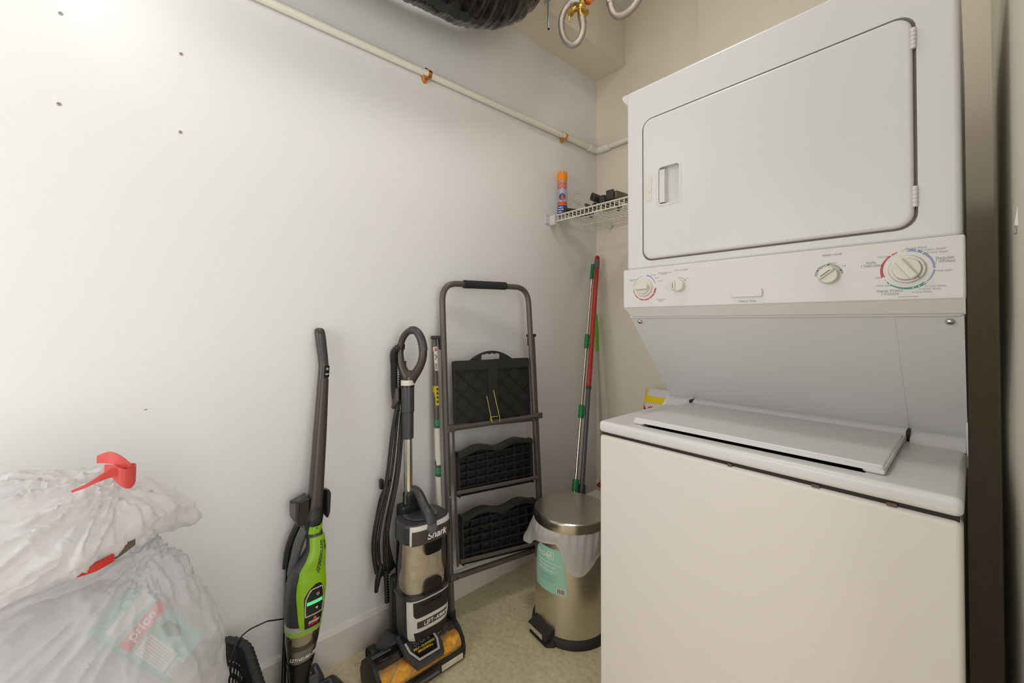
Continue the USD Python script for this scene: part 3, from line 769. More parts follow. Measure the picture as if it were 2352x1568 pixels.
t = thing('water_hose', 'braided steel hose looped under a brass valve beside the duct', 'hose', tuple(P13(1315, 40)))
loop = [P13(1326, -8, 1.40), P13(1314, 3, 1.388)]
for k in range(15):                                                  # an oval loop hanging under the valve
    a_ = math.radians(118 + (352 - 118) * k / 14)
    loop.append(P13(1314.6 + 25.2 * math.cos(a_), 57 - 46 * math.sin(a_), 1.375 - 0.02 * math.sin(math.pi * k / 14)))
loop.append(P13(1337, 47, 1.383))
obj('braided_tube', tube(smooth_path(loop, 110), 0.0142, 18), 'braided_steel', t)
c = P13(1336, 32, 1.385)
obj('ferrule', cyl(P13(1314, 3, 1.385), P13(1334, 0, 1.40), 0.0168), 'silver_plastic', t)
obj('ferrule', cyl(P13(1339, 55, 1.38), P13(1337, 40, 1.385), 0.0160), 'braided_steel', t)
vb = P13(1334, 24, 1.39)
obj('valve', cat(cyl(P13(1336, 44, 1.387), P13(1332, 10, 1.392), 0.0156), cyl(P13(1322, 12, 1.392), P13(1346, 30, 1.392), 0.0150), cyl(P13(1310.5, 29, 1.372), P13(1326, 16, 1.392), 0.0131), trimesh.creation.icosphere(2, 0.0200).apply_translation(P13(1335, 18, 1.392)),
                  cyl(P13(1339, 2, 1.392), P13(1332, 18, 1.392), 0.0137), cyl(P13(1339, 2, 1.392), P13(1343, -40, 1.392), 0.0131), cyl(P13(1343, -40, 1.392), (P13(1343, -40, 1.392)[0], 1.392, ZC), 0.0131)), 'brass', t)
obj('valve_cap', cat(cyl(P13(1310, 30, 1.369), P13(1313, 26, 1.377), 0.0153), cyl(P13(1308, 37, 1.368), P13(1307, 49, 1.368), 0.0035)), 'brass', t)
obj('pipe_end', cat(cyl(P13(1350, 2, 1.40), P13(1362, -8, 1.43), 0.0165), cyl(P13(1362, -8, 1.43), (P13(1362, -8, 1.43)[0], 1.43, ZC), 0.0165)), 'copper', t)
t = thing('water_hose', 'braided steel hose hanging in a plain U beside the dryer top', 'hose', tuple(P13(1430, 30)))
u = np.array([P13(1401, -150, 1.42), P13(1401, -40, 1.42), P13(1402, 0, 1.42), P13(1406, 24, 1.42), P13(1421, 37.5, 1.42), P13(1446, 26, 1.42), P13(1464, 4, 1.42), P13(1480, -30, 1.42), P13(1490, -70, 1.42), P13(1492, -130, 1.42)])
up = smooth_path(u, 80)
up[:, 2] = np.minimum(up[:, 2], ZC - 0.002)
obj('braided_tube', tube(up, 0.0142, 18), 'braided_steel', t)
obj('ferrule', cyl(P13(1401.5, 20, 1.42) * 0.15 + P13(1401.5, 8, 1.42) * 0.85, P13(1401.3, -30, 1.42), 0.0172), 'braided_steel', t)

# ------------------------------------------------------------------ wire shelf in the back corner
SF, SZ, SE = 1.645, 1.786, -0.72
sh = thing('wire_shelf', 'white ventilated wire shelf in the back corner beside the dryer', 'shelf', (-1.1, 1.85, SZ))
obj('front_rail', cyl((XL + 0.006, SF, SZ), (SE, SF, SZ), 0.0032), 'wire_white', sh)
obj('front_rail', cyl((XL + 0.006, SF - 0.002, SZ - 0.033), (SE, SF - 0.002, SZ - 0.033), 0.0032), 'wire_white', sh)
obj('cross_rod', cyl((XL + 0.006, SF + 0.13, SZ - 0.005), (SE, SF + 0.13, SZ - 0.005), 0.003), 'wire_white', sh)
obj('cross_rod', cyl((XL + 0.006, SF + 0.27, SZ - 0.005), (SE, SF + 0.27, SZ - 0.005), 0.003), 'wire_white', sh)
obj('back_rail', cyl((XL + 0.006, YB - 0.012, SZ - 0.004), (SE, YB - 0.012, SZ - 0.004), 0.0032), 'wire_white', sh)
for k in range(31):
    x = XL + 0.022 + 0.0255 * k
    w = [(x, YB - 0.011, SZ), (x, SF + 0.006, SZ), (x, SF + 0.001, SZ - 0.002), (x, SF - 0.0005, SZ - 0.008), (x, SF - 0.002, SZ - 0.034)]
    obj('wire', tube(w, 0.0022, 8), 'wire_white', sh)
br = obj('end_bracket', cat(rbox(XL, XL + 0.040, SF - 0.022, SF - 0.006, SZ - 0.050, SZ + 0.000, 0.004), rbox(XL, XL + 0.006, SF - 0.052, SF + 0.012, SZ - 0.048, SZ + 0.006, 0.003), rbox(XL, XL + 0.042, SF - 0.02, SF + 0.012, SZ - 0.054, SZ - 0.044, 0.004)), 'plastic_white', sh)
obj('bracket_screw', put(lathe([(0, 0.002), (0.003, 0.0016), (0.0035, 0)], seg=14), (XL + 0.006, SF - 0.044, SZ - 0.006), (0, 1, 0), (0, 0, 1)), 'steel_screw', br)
obj('wall_clip', cat(rbox(-1.425, -1.405, YB - 0.022, YB, SZ - 0.024, SZ + 0.012, 0.004)), 'plastic_white', sh)
obj('wall_clip', cat(rbox(-0.925, -0.905, YB - 0.022, YB, SZ - 0.024, SZ + 0.012, 0.004)), 'plastic_white', sh)

CX, CY, CZ = -1.481, 1.683, SZ + 0.0024
sc = thing('spray_can', 'tall aerosol can with orange cap standing on the wire shelf', 'spray can', (CX, CY, CZ))
obj('can_body', lathe([(0, 0), (0.024, 0), (0.0262, 0.003), (0.0262, 0.178), (0.0245, 0.184), (0, 0.186)], (CX, CY, CZ), 40), 'can_silver', sc, smooth=40)
obj('cap', lathe([(0.0255, 0.183), (0.0268, 0.184), (0.0268, 0.226), (0.0250, 0.233), (0.020, 0.2365), (0, 0.237)], (CX, CY, CZ), 40), 'can_orange', sc, smooth=40)
LC = Loft([(CZ, CX, CY, 0.0263, 0.0263, 2), (CZ + 0.18, CX, CY, 0.0263, 0.0263, 2)])
FA = math.degrees(math.atan2(-CY, -CX))        # faces the room


def can(z):
    return CZ + z


# two rows of block lettering, too blurred to read: letter-shaped strokes
strokes = []
for z0, z1, k0 in ((0.157, 0.176, 0), (0.140, 0.155, 3)):
    for k in range(5):
        a_ = FA - 62 + 24 * k
        strokes += [LC.patch([can(z0), can(z1)], [a_, a_], [a_ + 7, a_ + 7], 0.0006, na=4), LC.patch([can(z0 + 0.006 * ((k + k0) % 3)), can(z0 + 0.006 * ((k + k0) % 3) + 0.006)], [a_, a_], [a_ + 18, a_ + 18], 0.0006, na=6),
                    LC.patch([can(z0 + 0.003 * ((k + k0) % 2)), can(z1)], [a_ + 13, a_ + 13], [a_ + 19, a_ + 19], 0.0006, na=4)]
obj('label_word', cat(*strokes), 'can_red', sc, smooth=False, kind='stuff')
obj('label_band', LC.patch([can(0.002), can(0.052)], [FA - 110, FA - 110], [FA + 110, FA + 110], 0.0003), 'can_blue', sc)
obj('label_stripe', LC.patch([can(0.054), can(0.070)], [FA - 70, FA - 70], [FA + 60, FA + 60], 0.0005), 'can_red', sc)
obj('label_disc', LC.patch([can(0.076 + 0.001), can(0.084), can(0.096), can(0.108), can(0.115)], [FA - 12, FA - 34, FA - 44, FA - 34, FA - 12], [FA + 6, FA + 28, FA + 38, FA + 28, FA + 6], 0.0005), 'can_blue', sc)
obj('label_figure', LC.patch([can(0.080), can(0.088), can(0.098), can(0.110)], [FA - 24, FA - 16, FA - 10, FA - 6], [FA + 18, FA + 24, FA + 14, FA + 0], 0.0009), 'can_red', sc)
lines = [LC.patch([can(z), can(z + 0.0045)], [FA - 58 + s_, FA - 58 + s_], [FA - 58 + s_ + w, FA - 58 + s_ + w], 0.0006, na=6) for z, row in ((0.038, ((0, 16), (20, 22), (48, 14))), (0.026, ((4, 26), (36, 10), (52, 20))), (0.013, ((0, 12), (18, 30)))) for s_, w in row]
obj('label_lines', cat(*lines), 'print_white', sc, smooth=False, kind='stuff')


def hollow(p0, p1, r, wall=0.0022, r1=None):
    p0, p1 = np.array(p0, float), np.array(p1, float)
    r1 = r if r1 is None else r1
    return tube([p1, p0, p0, p0 + (p1 - p0) * 0.85], [r1, r, r - wall, max(r1 - wall, 0.003)], 24, caps=True)


zt = SZ + 0.0024
t = thing('vacuum_tube', 'short black plastic tube lying beside the orange-capped spray can', 'tube', (-1.43, 1.72, zt))
obj('tube_wall', hollow((-1.462, 1.672, zt + 0.020), (-1.400, 1.840, zt + 0.018), 0.0195, r1=0.0165), 'tube_brown_black', t)
obj('end_ring', tube([np.array((-1.462, 1.672, zt + 0.020)) + np.array((0.0195 * (math.cos(a) * 0.938), -0.0195 * math.cos(a) * 0.345, 0.0195 * math.sin(a))) for a in np.linspace(0, 2 * math.pi, 25)[:-1]], 0.0014, 8, closed=True), 'tube_brown', t)
t = thing('pipe_clamp', 'dark curved bracket cradling a tube on the wire shelf', 'bracket', (-1.31, 1.70, zt))
obj('cradle', put(prism(ring_arc(0.022, 0.031, 185, 345, 24), 0.05), (-1.296, 1.725, zt + 0.0315), (1, 0.1, 0), (0, 0, 1)), 'tube_brown_black', t, smooth=40)
obj('foot', rbox(-1.338, -1.262, 1.676, 1.724, zt, zt + 0.010, 0.002), 'tube_brown_black', t)
t = thing('vacuum_tube', 'dark tube with round open end lying in the middle of the wire shelf', 'tube', (-1.25, 1.70, zt))
obj('tube_wall', hollow((-1.268, 1.668, zt + 0.052), (-1.225, 1.840, zt + 0.022), 0.0195), 'tube_brown_black', t)
obj('end_ring', tube([np.array((-1.268, 1.668, zt + 0.052)) + np.array((0.0195 * (math.cos(a) * 0.91), -0.0195 * math.cos(a) * 0.41, 0.0195 * math.sin(a))) for a in np.linspace(0, 2 * math.pi, 25)[:-1]], 0.0014, 8, closed=True), 'tube_brown', t)
t = thing('wire_hook', 'bent silver wire hook standing up from the wire shelf', 'hook', (-1.345, 1.70, zt))


def PS(u, v, y=1.70):
    return photo(1230 + u / 8.71, 380 + v / 8.71, (0, y, 0), (0, 1, 0))


hk = smooth_path([PS(840, 770), PS(800, 720), PS(745, 690), PS(740, 640), PS(790, 575), PS(850, 565), PS(868, 600), PS(830, 660), PS(832, 700), PS(848, 770), PS(880, 800), PS(930, 795)], 60)
hk2 = smooth_path([PS(955, 700), PS(945, 716), PS(905, 735), PS(868, 740), PS(880, 770), PS(925, 790)], 30)
obj('hook_wire', cat(tube(hk, 0.0012, 8), tube(hk2, 0.0014, 8), tube(np.array([PS(880, 800), PS(885, 862)]), 0.0014, 8)), 'steel_screw', t)
t = thing('crevice_tool', 'flat brown crevice nozzle lying on the right of the wire shelf', 'nozzle', (-1.17, 1.76, zt))
obj('nozzle_body', hullspheres([(-1.180, 1.70, zt + 0.030, 0.007), (-1.150, 1.70, zt + 0.030, 0.007), (-1.180, 1.70, zt + 0.056, 0.007), (-1.150, 1.70, zt + 0.056, 0.007), (-1.08, 1.93, zt + 0.012, 0.005), (-1.06, 1.93, zt + 0.012, 0.005), (-1.08, 1.93, zt + 0.030, 0.005)]), 'tube_brown', t)
obj('collar', hullspheres([(-1.190, 1.683, zt + 0.026, 0.006), (-1.158, 1.683, zt + 0.026, 0.006), (-1.190, 1.683, zt + 0.062, 0.006), (-1.158, 1.683, zt + 0.062, 0.006)]), 'tube_brown_black', t)
obj('block', rbox(-1.232, -1.200, 1.672, 1.735, zt, zt + 0.050, 0.006), 'tube_brown_black', t)
t = thing('spare_nozzle', 'dark flat nozzle lying across the wire shelf at the dryer end', 'nozzle', (-1.0, 1.80, zt))
obj('nozzle_body', hullspheres([(-1.065, 1.70, zt + 0.008, 0.008), (-1.045, 1.67, zt + 0.016, 0.016), (-0.93, 1.74, zt + 0.018, 0.018), (-0.93, 1.70, zt + 0.016, 0.016)]), 'tube_brown_black', t)
t = thing('green_tag_pack', 'small pack with lime green print seen through the wire shelf', 'package', (-1.235, 1.74, zt))
obj('pack', rbox(-1.272, -1.212, 1.745, 1.80, zt, zt + 0.014, 0.002), 'label_white', t)
obj('green_print', cat(box(-1.268, -1.250, 1.7445, 1.79, zt - 0.0003, zt + 0.0146), box(-1.238, -1.224, 1.7445, 1.79, zt - 0.0003, zt + 0.0146)), 'lime_green', t, smooth=False)

# ------------------------------------------------------------------ small hook on the right wall
t = thing('wall_hook', 'tiny white adhesive hook on the right wall beside the doorway', 'hook', (XR, 0.99, 1.36))
obj('hook_body', m3.Manifold.hull_points(np.array([(XR, 0.972, 1.356), (XR, 1.002, 1.356), (XR, 0.984, 1.388), (XR - 0.0035, 0.976, 1.358), (XR - 0.0035, 0.998, 1.358)])), 'plastic_white', t, smooth=False)
obj('hook_tip', rbox(XR - 0.003, XR, 1.000, 1.014, 1.349, 1.357, 0.001), 'galvanised_grey', t)
# ------------------------------------------------------------------ folded step ladder leaning on the left wall
LP0 = np.array([-1.394, 0.935, 0.0])
LD = np.array([0.124, 0.992, 0.0])
LD /= np.linalg.norm(LD)
LL = np.array([-0.06, 0.0, 1.0])
LN = np.cross(LD, LL)
LN /= np.linalg.norm(LN)


def lad(s, z, o=0.0):
    return LP0 + LD * s + LL * z + LN * o


def lsz(u, v, o=0.0):
    p = photo(u, v, LP0 + LN * o, LN)
    return (p - LP0 - LN * o) @ LD, p[2]


def lprism(poly, o0, th):
    """A shape drawn in the ladder's own plane (s, z), th thick outwards from depth o0."""
    v, f = arr(prism(poly, th))
    return trimesh.Trimesh(LP0 + v[:, :1] * LD + v[:, 1:2] * LL + (o0 + v[:, 2:3]) * LN, f, process=False)


ld = thing('step_ladder', 'folded dark grey three-step ladder leaning against the left wall', 'step ladder', LP0)
pth = [lad(-0.010, 0.03), lad(-0.011, 0.6), lad(-0.012, 1.29), lad(-0.006, 1.333), lad(0.014, 1.362), lad(0.05, 1.374), lad(0.20, 1.377), lad(0.375, 1.376), lad(0.412, 1.362), lad(0.432, 1.332), lad(0.438, 1.28), lad(0.450, 0.6), lad(0.458, 0.03)]
pp = np.vstack([np.linspace(pth[0], pth[2], 8)[:-1], smooth_path(pth[2:6], 16)[:-1], np.linspace(pth[5], pth[7], 6)[:-1], smooth_path(pth[7:11], 16)[:-1], np.linspace(pth[10], pth[12], 8)])
obj('front_frame', tube(pp, 0.0128, 18), 'ladder_steel', ld)
obj('grip', tube([lad(0.089, 1.3745), lad(0.092, 1.3745), lad(0.306, 1.3775), lad(0.309, 1.3775)], [0.0165, 0.0178, 0.0178, 0.0165], 20), 'foam_grip', ld)
for s0, s1 in ((-0.043, -0.040), (0.468, 0.476)):
    lg_ = obj('back_leg', cat(bar(lad(s0, 1.145, -0.022), lad(s1, 0.03, -0.022), 0.021, 0.021, LN, 0.007)), 'ladder_steel', ld)
    sg_ = 1 if s0 < 0.2 else -1
    obj('top_cap', cat(bar(lad(s0 - 0.014 * sg_, 1.148, -0.022), lad(s0 + 0.034 * sg_, 1.148, -0.012), 0.026, 0.014, LL, 0.004), bar(lad(s0 + 0.024 * sg_, 1.150, -0.008), lad(s0 + 0.026 * sg_, 1.098, -0.008), 0.020, 0.024, LN, 0.004)), 'ladder_black', ld)
    obj('rubber_foot', tube([lad(s1, 0.07, -0.022), lad(s1, 0.068, -0.022), lad(s1, 0.002, -0.022)], [0.013, 0.0145, 0.0165], 18), 'rubber_black', ld)
for s in (-0.010, 0.458):
    obj('rubber_foot', tube([lad(s, 0.062), lad(s, 0.058), lad(s, 0.001)], [0.0145, 0.0165, 0.0195], 18), 'rubber_black', ld)
# cross bars with flattened ends
for (a, za), (b, zb), o, r in (((-0.018, 0.190), (0.470, 0.172), 0.014, 0.0115), ((-0.012, 0.775), (0.480, 0.770), 0.016, 0.0112)):
    A, B = lad(a, za, o), lad(b, zb, o)
    e = (B - A) / np.linalg.norm(B - A)
    obj('cross_bar', cat(tube([A + e * 0.03, A + e * 0.05, B - e * 0.05, B - e * 0.03], [r * 0.8, r, r, r * 0.8], 16), bar(A, A + e * 0.04, 0.010, 0.026, LL, 0.004), bar(B - e * 0.04, B, 0.010, 0.026, LL, 0.004)), 'ladder_steel', ld)
for s0, z0, s1, z1 in ((0.018, 0.80, 0.022, 0.22), (0.430, 0.98, 0.440, 0.20)):
    obj('link_rod', bar(lad(s0, z0, 0.004), lad(s1, z1, 0.004), 0.010, 0.004, LN, 0.001), 'ladder_steel', ld)
# top platform: carry slot in an arched lip, tee spine and diamond ribs on its underside
c4 = [lsz(*q) for q in ((1040, 829), (1212, 821), (1214, 966), (1043, 985))]
s0, s1 = 0.026, 0.418
zt0, zt1, zb0, zb1 = c4[0][1], c4[1][1], c4[3][1], c4[2][1]


def zmix(a, b, s):
    return a + (b - a) * (s - s0) / (s1 - s0)


plate = sg.Polygon([(s0, zb0), (s1, zb1), (s1, zt1), (s0, zt0)]).buffer(-0.008).buffer(0.008)
arch = sg.Polygon([(0.10 + 0.24 * k / 20, zmix(zt0, zt1, 0.10 + 0.24 * k / 20) - 0.01 + 0.048 * math.sin(math.pi * k / 20) ** 0.8) for k in range(21)] + [(0.34, zt1 - 0.03), (0.10, zt0 - 0.03)])
slot = sg.Polygon([(0.168, zt0 + 0.000), (0.262, zt0 + 0.002), (0.262, zt0 + 0.018), (0.250, zt0 + 0.022), (0.236, zt0 + 0.018), (0.225, zt0 + 0.023), (0.210, zt0 + 0.018), (0.196, zt0 + 0.022), (0.185, zt0 + 0.018), (0.172, zt0 + 0.018)]).buffer(0.003)
st = obj('platform', lprism(plate.union(arch).difference(slot), -0.008, 0.008), 'ladder_black', ld, smooth=False)
rim_poly = plate.difference(plate.buffer(-0.006))
band = sg.Polygon([(s0, zt0 - 0.042), (s1, zt1 - 0.042), (s1, zt1), (s0, zt0)])
spine = sg.box(0.192, zb1 - 0.02, 0.240, zt0).intersection(plate)
obj('platform_rim', lprism(rim_poly.union(band.intersection(plate)).union(spine), 0.0, 0.010), 'ladder_black', st, smooth=False)
ribs = []
for k in range(-6, 12):
    for sl in (1, -1):
        b = k * 0.075
        ln = sg.LineString([(s0, zb0 - 0.05 + b), (s1, zb0 - 0.05 + b + sl * (s1 - s0) * 0.95)] if sl > 0 else [(s0, zb0 + 0.40 - b), (s1, zb0 + 0.40 - b - (s1 - s0) * 0.95)]).buffer(0.0013)
        ribs.append(ln.intersection(plate.buffer(-0.004)).difference(spine).difference(band))
ribs = [r for r in ribs if r.area > 1e-5]
obj('diamond_rib', cat(*[lprism(r, 0.0, 0.007) for r in ribs]), 'ladder_black', st, smooth=False, kind='stuff')
obj('rung', cyl(lad(0.006, zb0 + 0.012, 0.004), lad(0.444, zb1 + 0.004, 0.004), 0.009), 'ladder_steel', ld)
# two lower treads: wavy top lip over a deep rib grid
for (tl, tr, br_, bl) in (((1047, 1036), (1218, 1003), (1217, 1104), (1050, 1138)), ((1052, 1181), (1225, 1140), (1226, 1252), (1060, 1292))):
    q = [lsz(*p) for p in (tl, tr, br_, bl)]
    a0, a1 = (q[0][0] + q[3][0]) / 2, (q[1][0] + q[2][0]) / 2
    ztl, ztr, zbl, zbr = q[0][1], q[1][1], q[3][1], q[2][1]

    def top_z(s, f_=0.0):
        t_ = (s - a0) / (a1 - a0)
        return ztl + (ztr - ztl) * t_ + 0.010 * (math.cos(4 * math.pi * (t_ - 0.27)) + 1) * 0.9 - 0.004

    def bot_z(s):
        t_ = (s - a0) / (a1 - a0)
        return zbl + (zbr - zbl) * t_

    ss = np.linspace(a0, a1, 41)
    face = sg.Polygon([(s, bot_z(s)) for s in (a0, a1)] + [(s, top_z(s)) for s in ss[::-1]])
    st = obj('tread', lprism(face, -0.006, 0.005), 'ladder_black', ld, smooth=False)
    lip = sg.Polygon([(s, top_z(s) - 0.018) for s in ss] + [(s, top_z(s)) for s in ss[::-1]])
    obj('tread_lip', lprism(lip, -0.001, 0.034), 'ladder_black', st, smooth=30)
    g = [lprism(sg.Polygon([(a0, bot_z(a0)), (a0 + 0.006, bot_z(a0)), (a0 + 0.006, ztl), (a0, ztl)]), -0.001, 0.030), lprism(sg.Polygon([(a1 - 0.006, bot_z(a1)), (a1, bot_z(a1)), (a1, ztr), (a1 - 0.006, ztr)]), -0.001, 0.030)]
    for k in range(1, 8):
        s = a0 + (a1 - a0) * k / 8
        g.append(lprism(sg.box(s - 0.0012, bot_z(s) + 0.004, s + 0.0012, top_z(s) - 0.012), -0.001, 0.022))
    for k in range(0, 6):
        g.append(lprism(sg.LineString([(a0 + 0.003, zbl + 0.004 + (ztl - zbl - 0.03) * k / 5), (a1 - 0.003, zbr + 0.004 + (ztr - zbr - 0.03) * k / 5)]).buffer(0.0016), -0.001, 0.026))
    obj('tread_grid', cat(*g), 'ladder_black', st, smooth=False, kind='stuff')
    obj('rung', cyl(lad(a0 - 0.014, zbl + 0.022, 0.030), lad(a1 + 0.014, zbr + 0.020, 0.030), 0.0085), 'ladder_steel', ld)
for u, v in ((1033, 992), (1228, 963), (1036, 1142), (1234, 1095), (1042, 1298)):
    s, z = lsz(u, v, 0.014)
    obj('rivet', trimesh.creation.icosphere(2, 0.0042).apply_translation(lad(s, z, 0.0125)), 'steel_screw', ld, smooth=True)


def lwire(pts, o):
    return tube([lad(*lsz(u, v, o), o) for u, v in pts], 0.0018, 8)


obj('wire_catch', cat(lwire([(1121, 910), (1132.5, 968), (1134, 971), (1128, 962), (1130, 958), (1146, 956)], 0.030), lwire([(1136, 896), (1137, 899), (1151, 962), (1150, 968)], 0.030)), 'brass_wire', ld)
# warning stickers down the back leg nearest the photographer
for z0, z1, m in ((1.006, 1.115, 'label_white'), (0.865, 0.955, 'label_yellow'), (0.784, 0.818, 'label_green'), (0.625, 0.784, 'label_white'), (0.590, 0.625, 'label_green'), (0.36, 0.59, 'label_white')):
    lb = obj('sticker', bar(lad(-0.0425, z1, -0.022), lad(-0.041, z0, -0.022), 0.0218, 0.0218, LN, 0.0072), m, ld)
    if m == 'label_white' and z1 > 1:
        obj('sticker_print', put(cat(prism(ring_arc(0.004, 0.0062, 0, 359), 0.0005), box(-0.001, 0.001, -0.004, 0.004, 0, 0.0005)), lad(-0.0425, 1.098, -0.0108), LD, LL), 'label_red', lb, smooth=False)
        obj('sticker_print', put(prism(sg.LineString([(-0.004, 0.009), (0.004, 0), (-0.003, -0.009)]).buffer(0.0013), 0.0005), lad(-0.0425, 1.068, -0.0108), LD, LL), 'print_dark', lb, smooth=False)
        obj('sticker_print', put(cat(*[box(-0.005, 0.005, -0.0007 - k * 0.004, 0.0007 - k * 0.004, 0, 0.0005) for k in range(6)]), lad(-0.0425, 1.040, -0.0108), LD, LL), 'print_dark', lb, smooth=False)
    if m == 'label_yellow':
        obj('sticker_print', put(cat(*[box(-0.001, 0.006, -0.008 - k * 0.017, 0.001 - k * 0.017, 0, 0.0005) for k in range(4)]), lad(-0.0423, 0.94, -0.0108), LD, LL), 'print_dark', lb, smooth=False)

# ------------------------------------------------------------------ stainless pedal bin with its liner
TX, TY = -1.099, 1.306
tb = thing('trash_can', 'round stainless pedal trash can with mint green label between ladder and washer', 'trash can', (TX, TY, 0))
TL_ = Loft([(0.0, TX, TY, 0.148, 0.148, 2), (0.5, TX, TY, 0.148, 0.148, 2)])
obj('can_body', lathe([(0.0, 0.02), (0.148, 0.02), (0.148, 0.424), (0.14, 0.424)], (TX, TY, 0), 96), 'stainless', tb, smooth=40)
obj('base_ring', lathe([(0.0, 0.0), (0.158, 0.0), (0.1605, 0.006), (0.159, 0.018), (0.153, 0.028), (0.1485, 0.030)], (TX, TY, 0), 96), 'rubber_black', tb, smooth=40)
obj('lid', lathe([(0.149, 0.420), (0.1525, 0.422), (0.1535, 0.428), (0.1535, 0.448), (0.1515, 0.455), (0.147, 0.4585), (0.08, 0.463), (0.0, 0.464)], (TX, TY, 0), 96), 'stainless_lid', tb, smooth=30)
pa = math.radians(-97)
pdir, pside = np.array([math.cos(pa), math.sin(pa), 0]), np.array([-math.sin(pa), math.cos(pa), 0])
pc = np.array([TX, TY, 0])
pdl = obj('pedal', m3.Manifold.hull_points(np.array([pc + pdir * a + pside * b + np.array([0, 0, z]) for a, b, z in ((0.135, -0.056, 0.056), (0.135, 0.056, 0.056), (0.180, -0.052, 0.040), (0.180, 0.052, 0.040), (0.135, -0.056, 0.036), (0.135, 0.056, 0.036), (0.180, -0.052, 0.024), (0.180, 0.052, 0.024))])), 'rubber_black', tb, smooth=20)
obj('pedal_plate', m3.Manifold.hull_points(np.array([pc + pdir * a + pside * b + np.array([0, 0, z]) for a, b, z in ((0.1805, -0.053, 0.041), (0.1805, 0.036, 0.041), (0.1805, -0.053, 0.023), (0.1805, 0.036, 0.023), (0.183, -0.053, 0.041), (0.183, 0.036, 0.041), (0.183, -0.053, 0.023), (0.183, 0.036, 0.023))])), 'chrome', pdl, smooth=20)
obj('base_lip', m3.Manifold.hull_points(np.array([pc + pdir * a + pside * b + np.array([0, 0, z]) for a, b, z in ((0.15, -0.07, 0.0), (0.15, 0.07, 0.0), (0.176, -0.050, 0.0), (0.176, 0.050, 0.0), (0.15, -0.07, 0.018), (0.15, 0.07, 0.018), (0.176, -0.048, 0.008), (0.176, 0.048, 0.008))])), 'rubber_black', tb, smooth=20)
lab = obj('label', TL_.patch([0.186, 0.20, 0.30, 0.335, 0.352], [-116, -117, -116, -112, -104], [-55, -56, -60, -63, -66], 0.0006), 'mint_label', tb)
obj('label_logo', cat(TL_.write('type', 0.022, 0.325, -97, off=0.0006, bold=False), TL_.write('A', 0.017, 0.325, -82.5, off=0.0006, bold=True)), 'mint_text', lab, smooth=False)
fr = [TL_.patch([0.311, 0.313], [-88, -88], [-77, -77], 0.0012), TL_.patch([0.337, 0.339], [-88, -88], [-77, -77], 0.0012), TL_.patch([0.311, 0.339], [-88.4, -88.4], [-87.6, -87.6], 0.0012), TL_.patch([0.311, 0.339], [-77.4, -77.4], [-76.6, -76.6], 0.0012)]
obj('label_logo_frame', cat(*fr), 'mint_text', lab)
for s, h, z, a in (('Stainless Steel Round', 0.0082, 0.296, -86), ('Poubelle en acier', 0.0082, 0.282, -89), ('inoxydable de 20 L', 0.0082, 0.268, -88)):
    obj('label_print', TL_.write(s, h, z, a, off=0.0006), 'mint_text', lab, smooth=False)
for k in range(4):
    obj('label_line', TL_.patch([0.249 - 0.007 * k, 0.2505 - 0.007 * k], [-104, -104], [-72 - 3 * (k % 2), -72 - 3 * (k % 2)], 0.0009, na=12), 'mint_dark_text', lab)
bc = obj('label_barcode', TL_.patch([0.190, 0.214], [-72, -72], [-58, -58], 0.0010), 'label_white', lab)
obj('barcode_line', cat(*[TL_.patch([0.194, 0.211], [a, a], [a + w, a + w], 0.0014, na=3) for a, w in ((-70.5, 1.3), (-68, 0.5), (-66.8, 0.9), (-65, 0.5), (-63.8, 1.1), (-62, 0.5), (-60.8, 0.7))]), 'print_dark', bc)
# liner folded over the rim, its hem hanging unevenly
ln_ = thing('bin_liner', 'white plastic liner hanging in folds from under the trash can lid', 'bin liner', (TX, TY, 0.4))
th = np.radians(np.linspace(-180, 180, 241)[:-1])
key = np.array([(-180, 0.350), (-160, 0.335), (-146, 0.296), (-136, 0.303), (-126, 0.330), (-116, 0.347), (-106, 0.356), (-95, 0.362), (-84, 0.371), (-72, 0.378), (-66, 0.366), (-62, 0.335), (-57, 0.298), (-50, 0.280), (-42, 0.272), (-34, 0.276), (-24, 0.296), (-12, 0.328), (5, 0.350), (60, 0.345), (120, 0.352), (180, 0.350)])
hem = np.interp(np.degrees(th), key[:, 0], key[:, 1])
flare = 0.004 + 0.050 * np.exp(-((np.degrees(th) + 150) / 13) ** 2) + 0.006 * np.exp(-((np.degrees(th) + 42) / 22) ** 2)
nr = 22
rows = []
for k in range(nr):
    s_ = k / (nr - 1)
    z = 0.4235 + (hem - 0.4235) * s_
    wv = 0.0035 * (meshkit.fbm(np.stack([th * 9, 0 * th + s_ * 2.2, 0 * th], -1), 3, 5) - 0.3) + 0.0016 * np.sin(th * 31 + 3 * s_) * (1 - s_)
    r = 0.1505 + flare * s_ ** 1.3 + 0.004 * math.sin(math.pi * min(1, s_ * 1.2)) + np.maximum(wv, -0.0005)
    rows.append(np.stack([TX + r * np.cos(th), TY + r * np.sin(th), z], -1))
LV = np.array(rows)
n = LV.shape[1]
i, j = np.meshgrid(np.arange(nr - 1), np.arange(n), indexing='ij')
q = np.stack([i * n + j, (i + 1) * n + j, (i + 1) * n + (j + 1) % n, i * n + (j + 1) % n], -1).reshape(-1, 4)
obj('liner_skirt', (LV.reshape(-1, 3), np.vstack([q[:, [0, 1, 2]], q[:, [0, 2, 3]]])), 'liner_film', ln_, smooth=True)

# ------------------------------------------------------------------ poles in the back corner


def along(p0, p1, v, v0, v1):
    """The point of the straight pole p0-p1 that is seen in photograph row v."""
    lo, hi = 0.0, 1.0
    for _ in range(40):
        m = (lo + hi) / 2
        d = p0 + (p1 - p0) * m - EYE
        row = PPY - FPX * (d @ UPV) / (d @ FWD)
        lo, hi = (m, hi) if row < v else (lo, m)
    return p0 + (p1 - p0) * lo


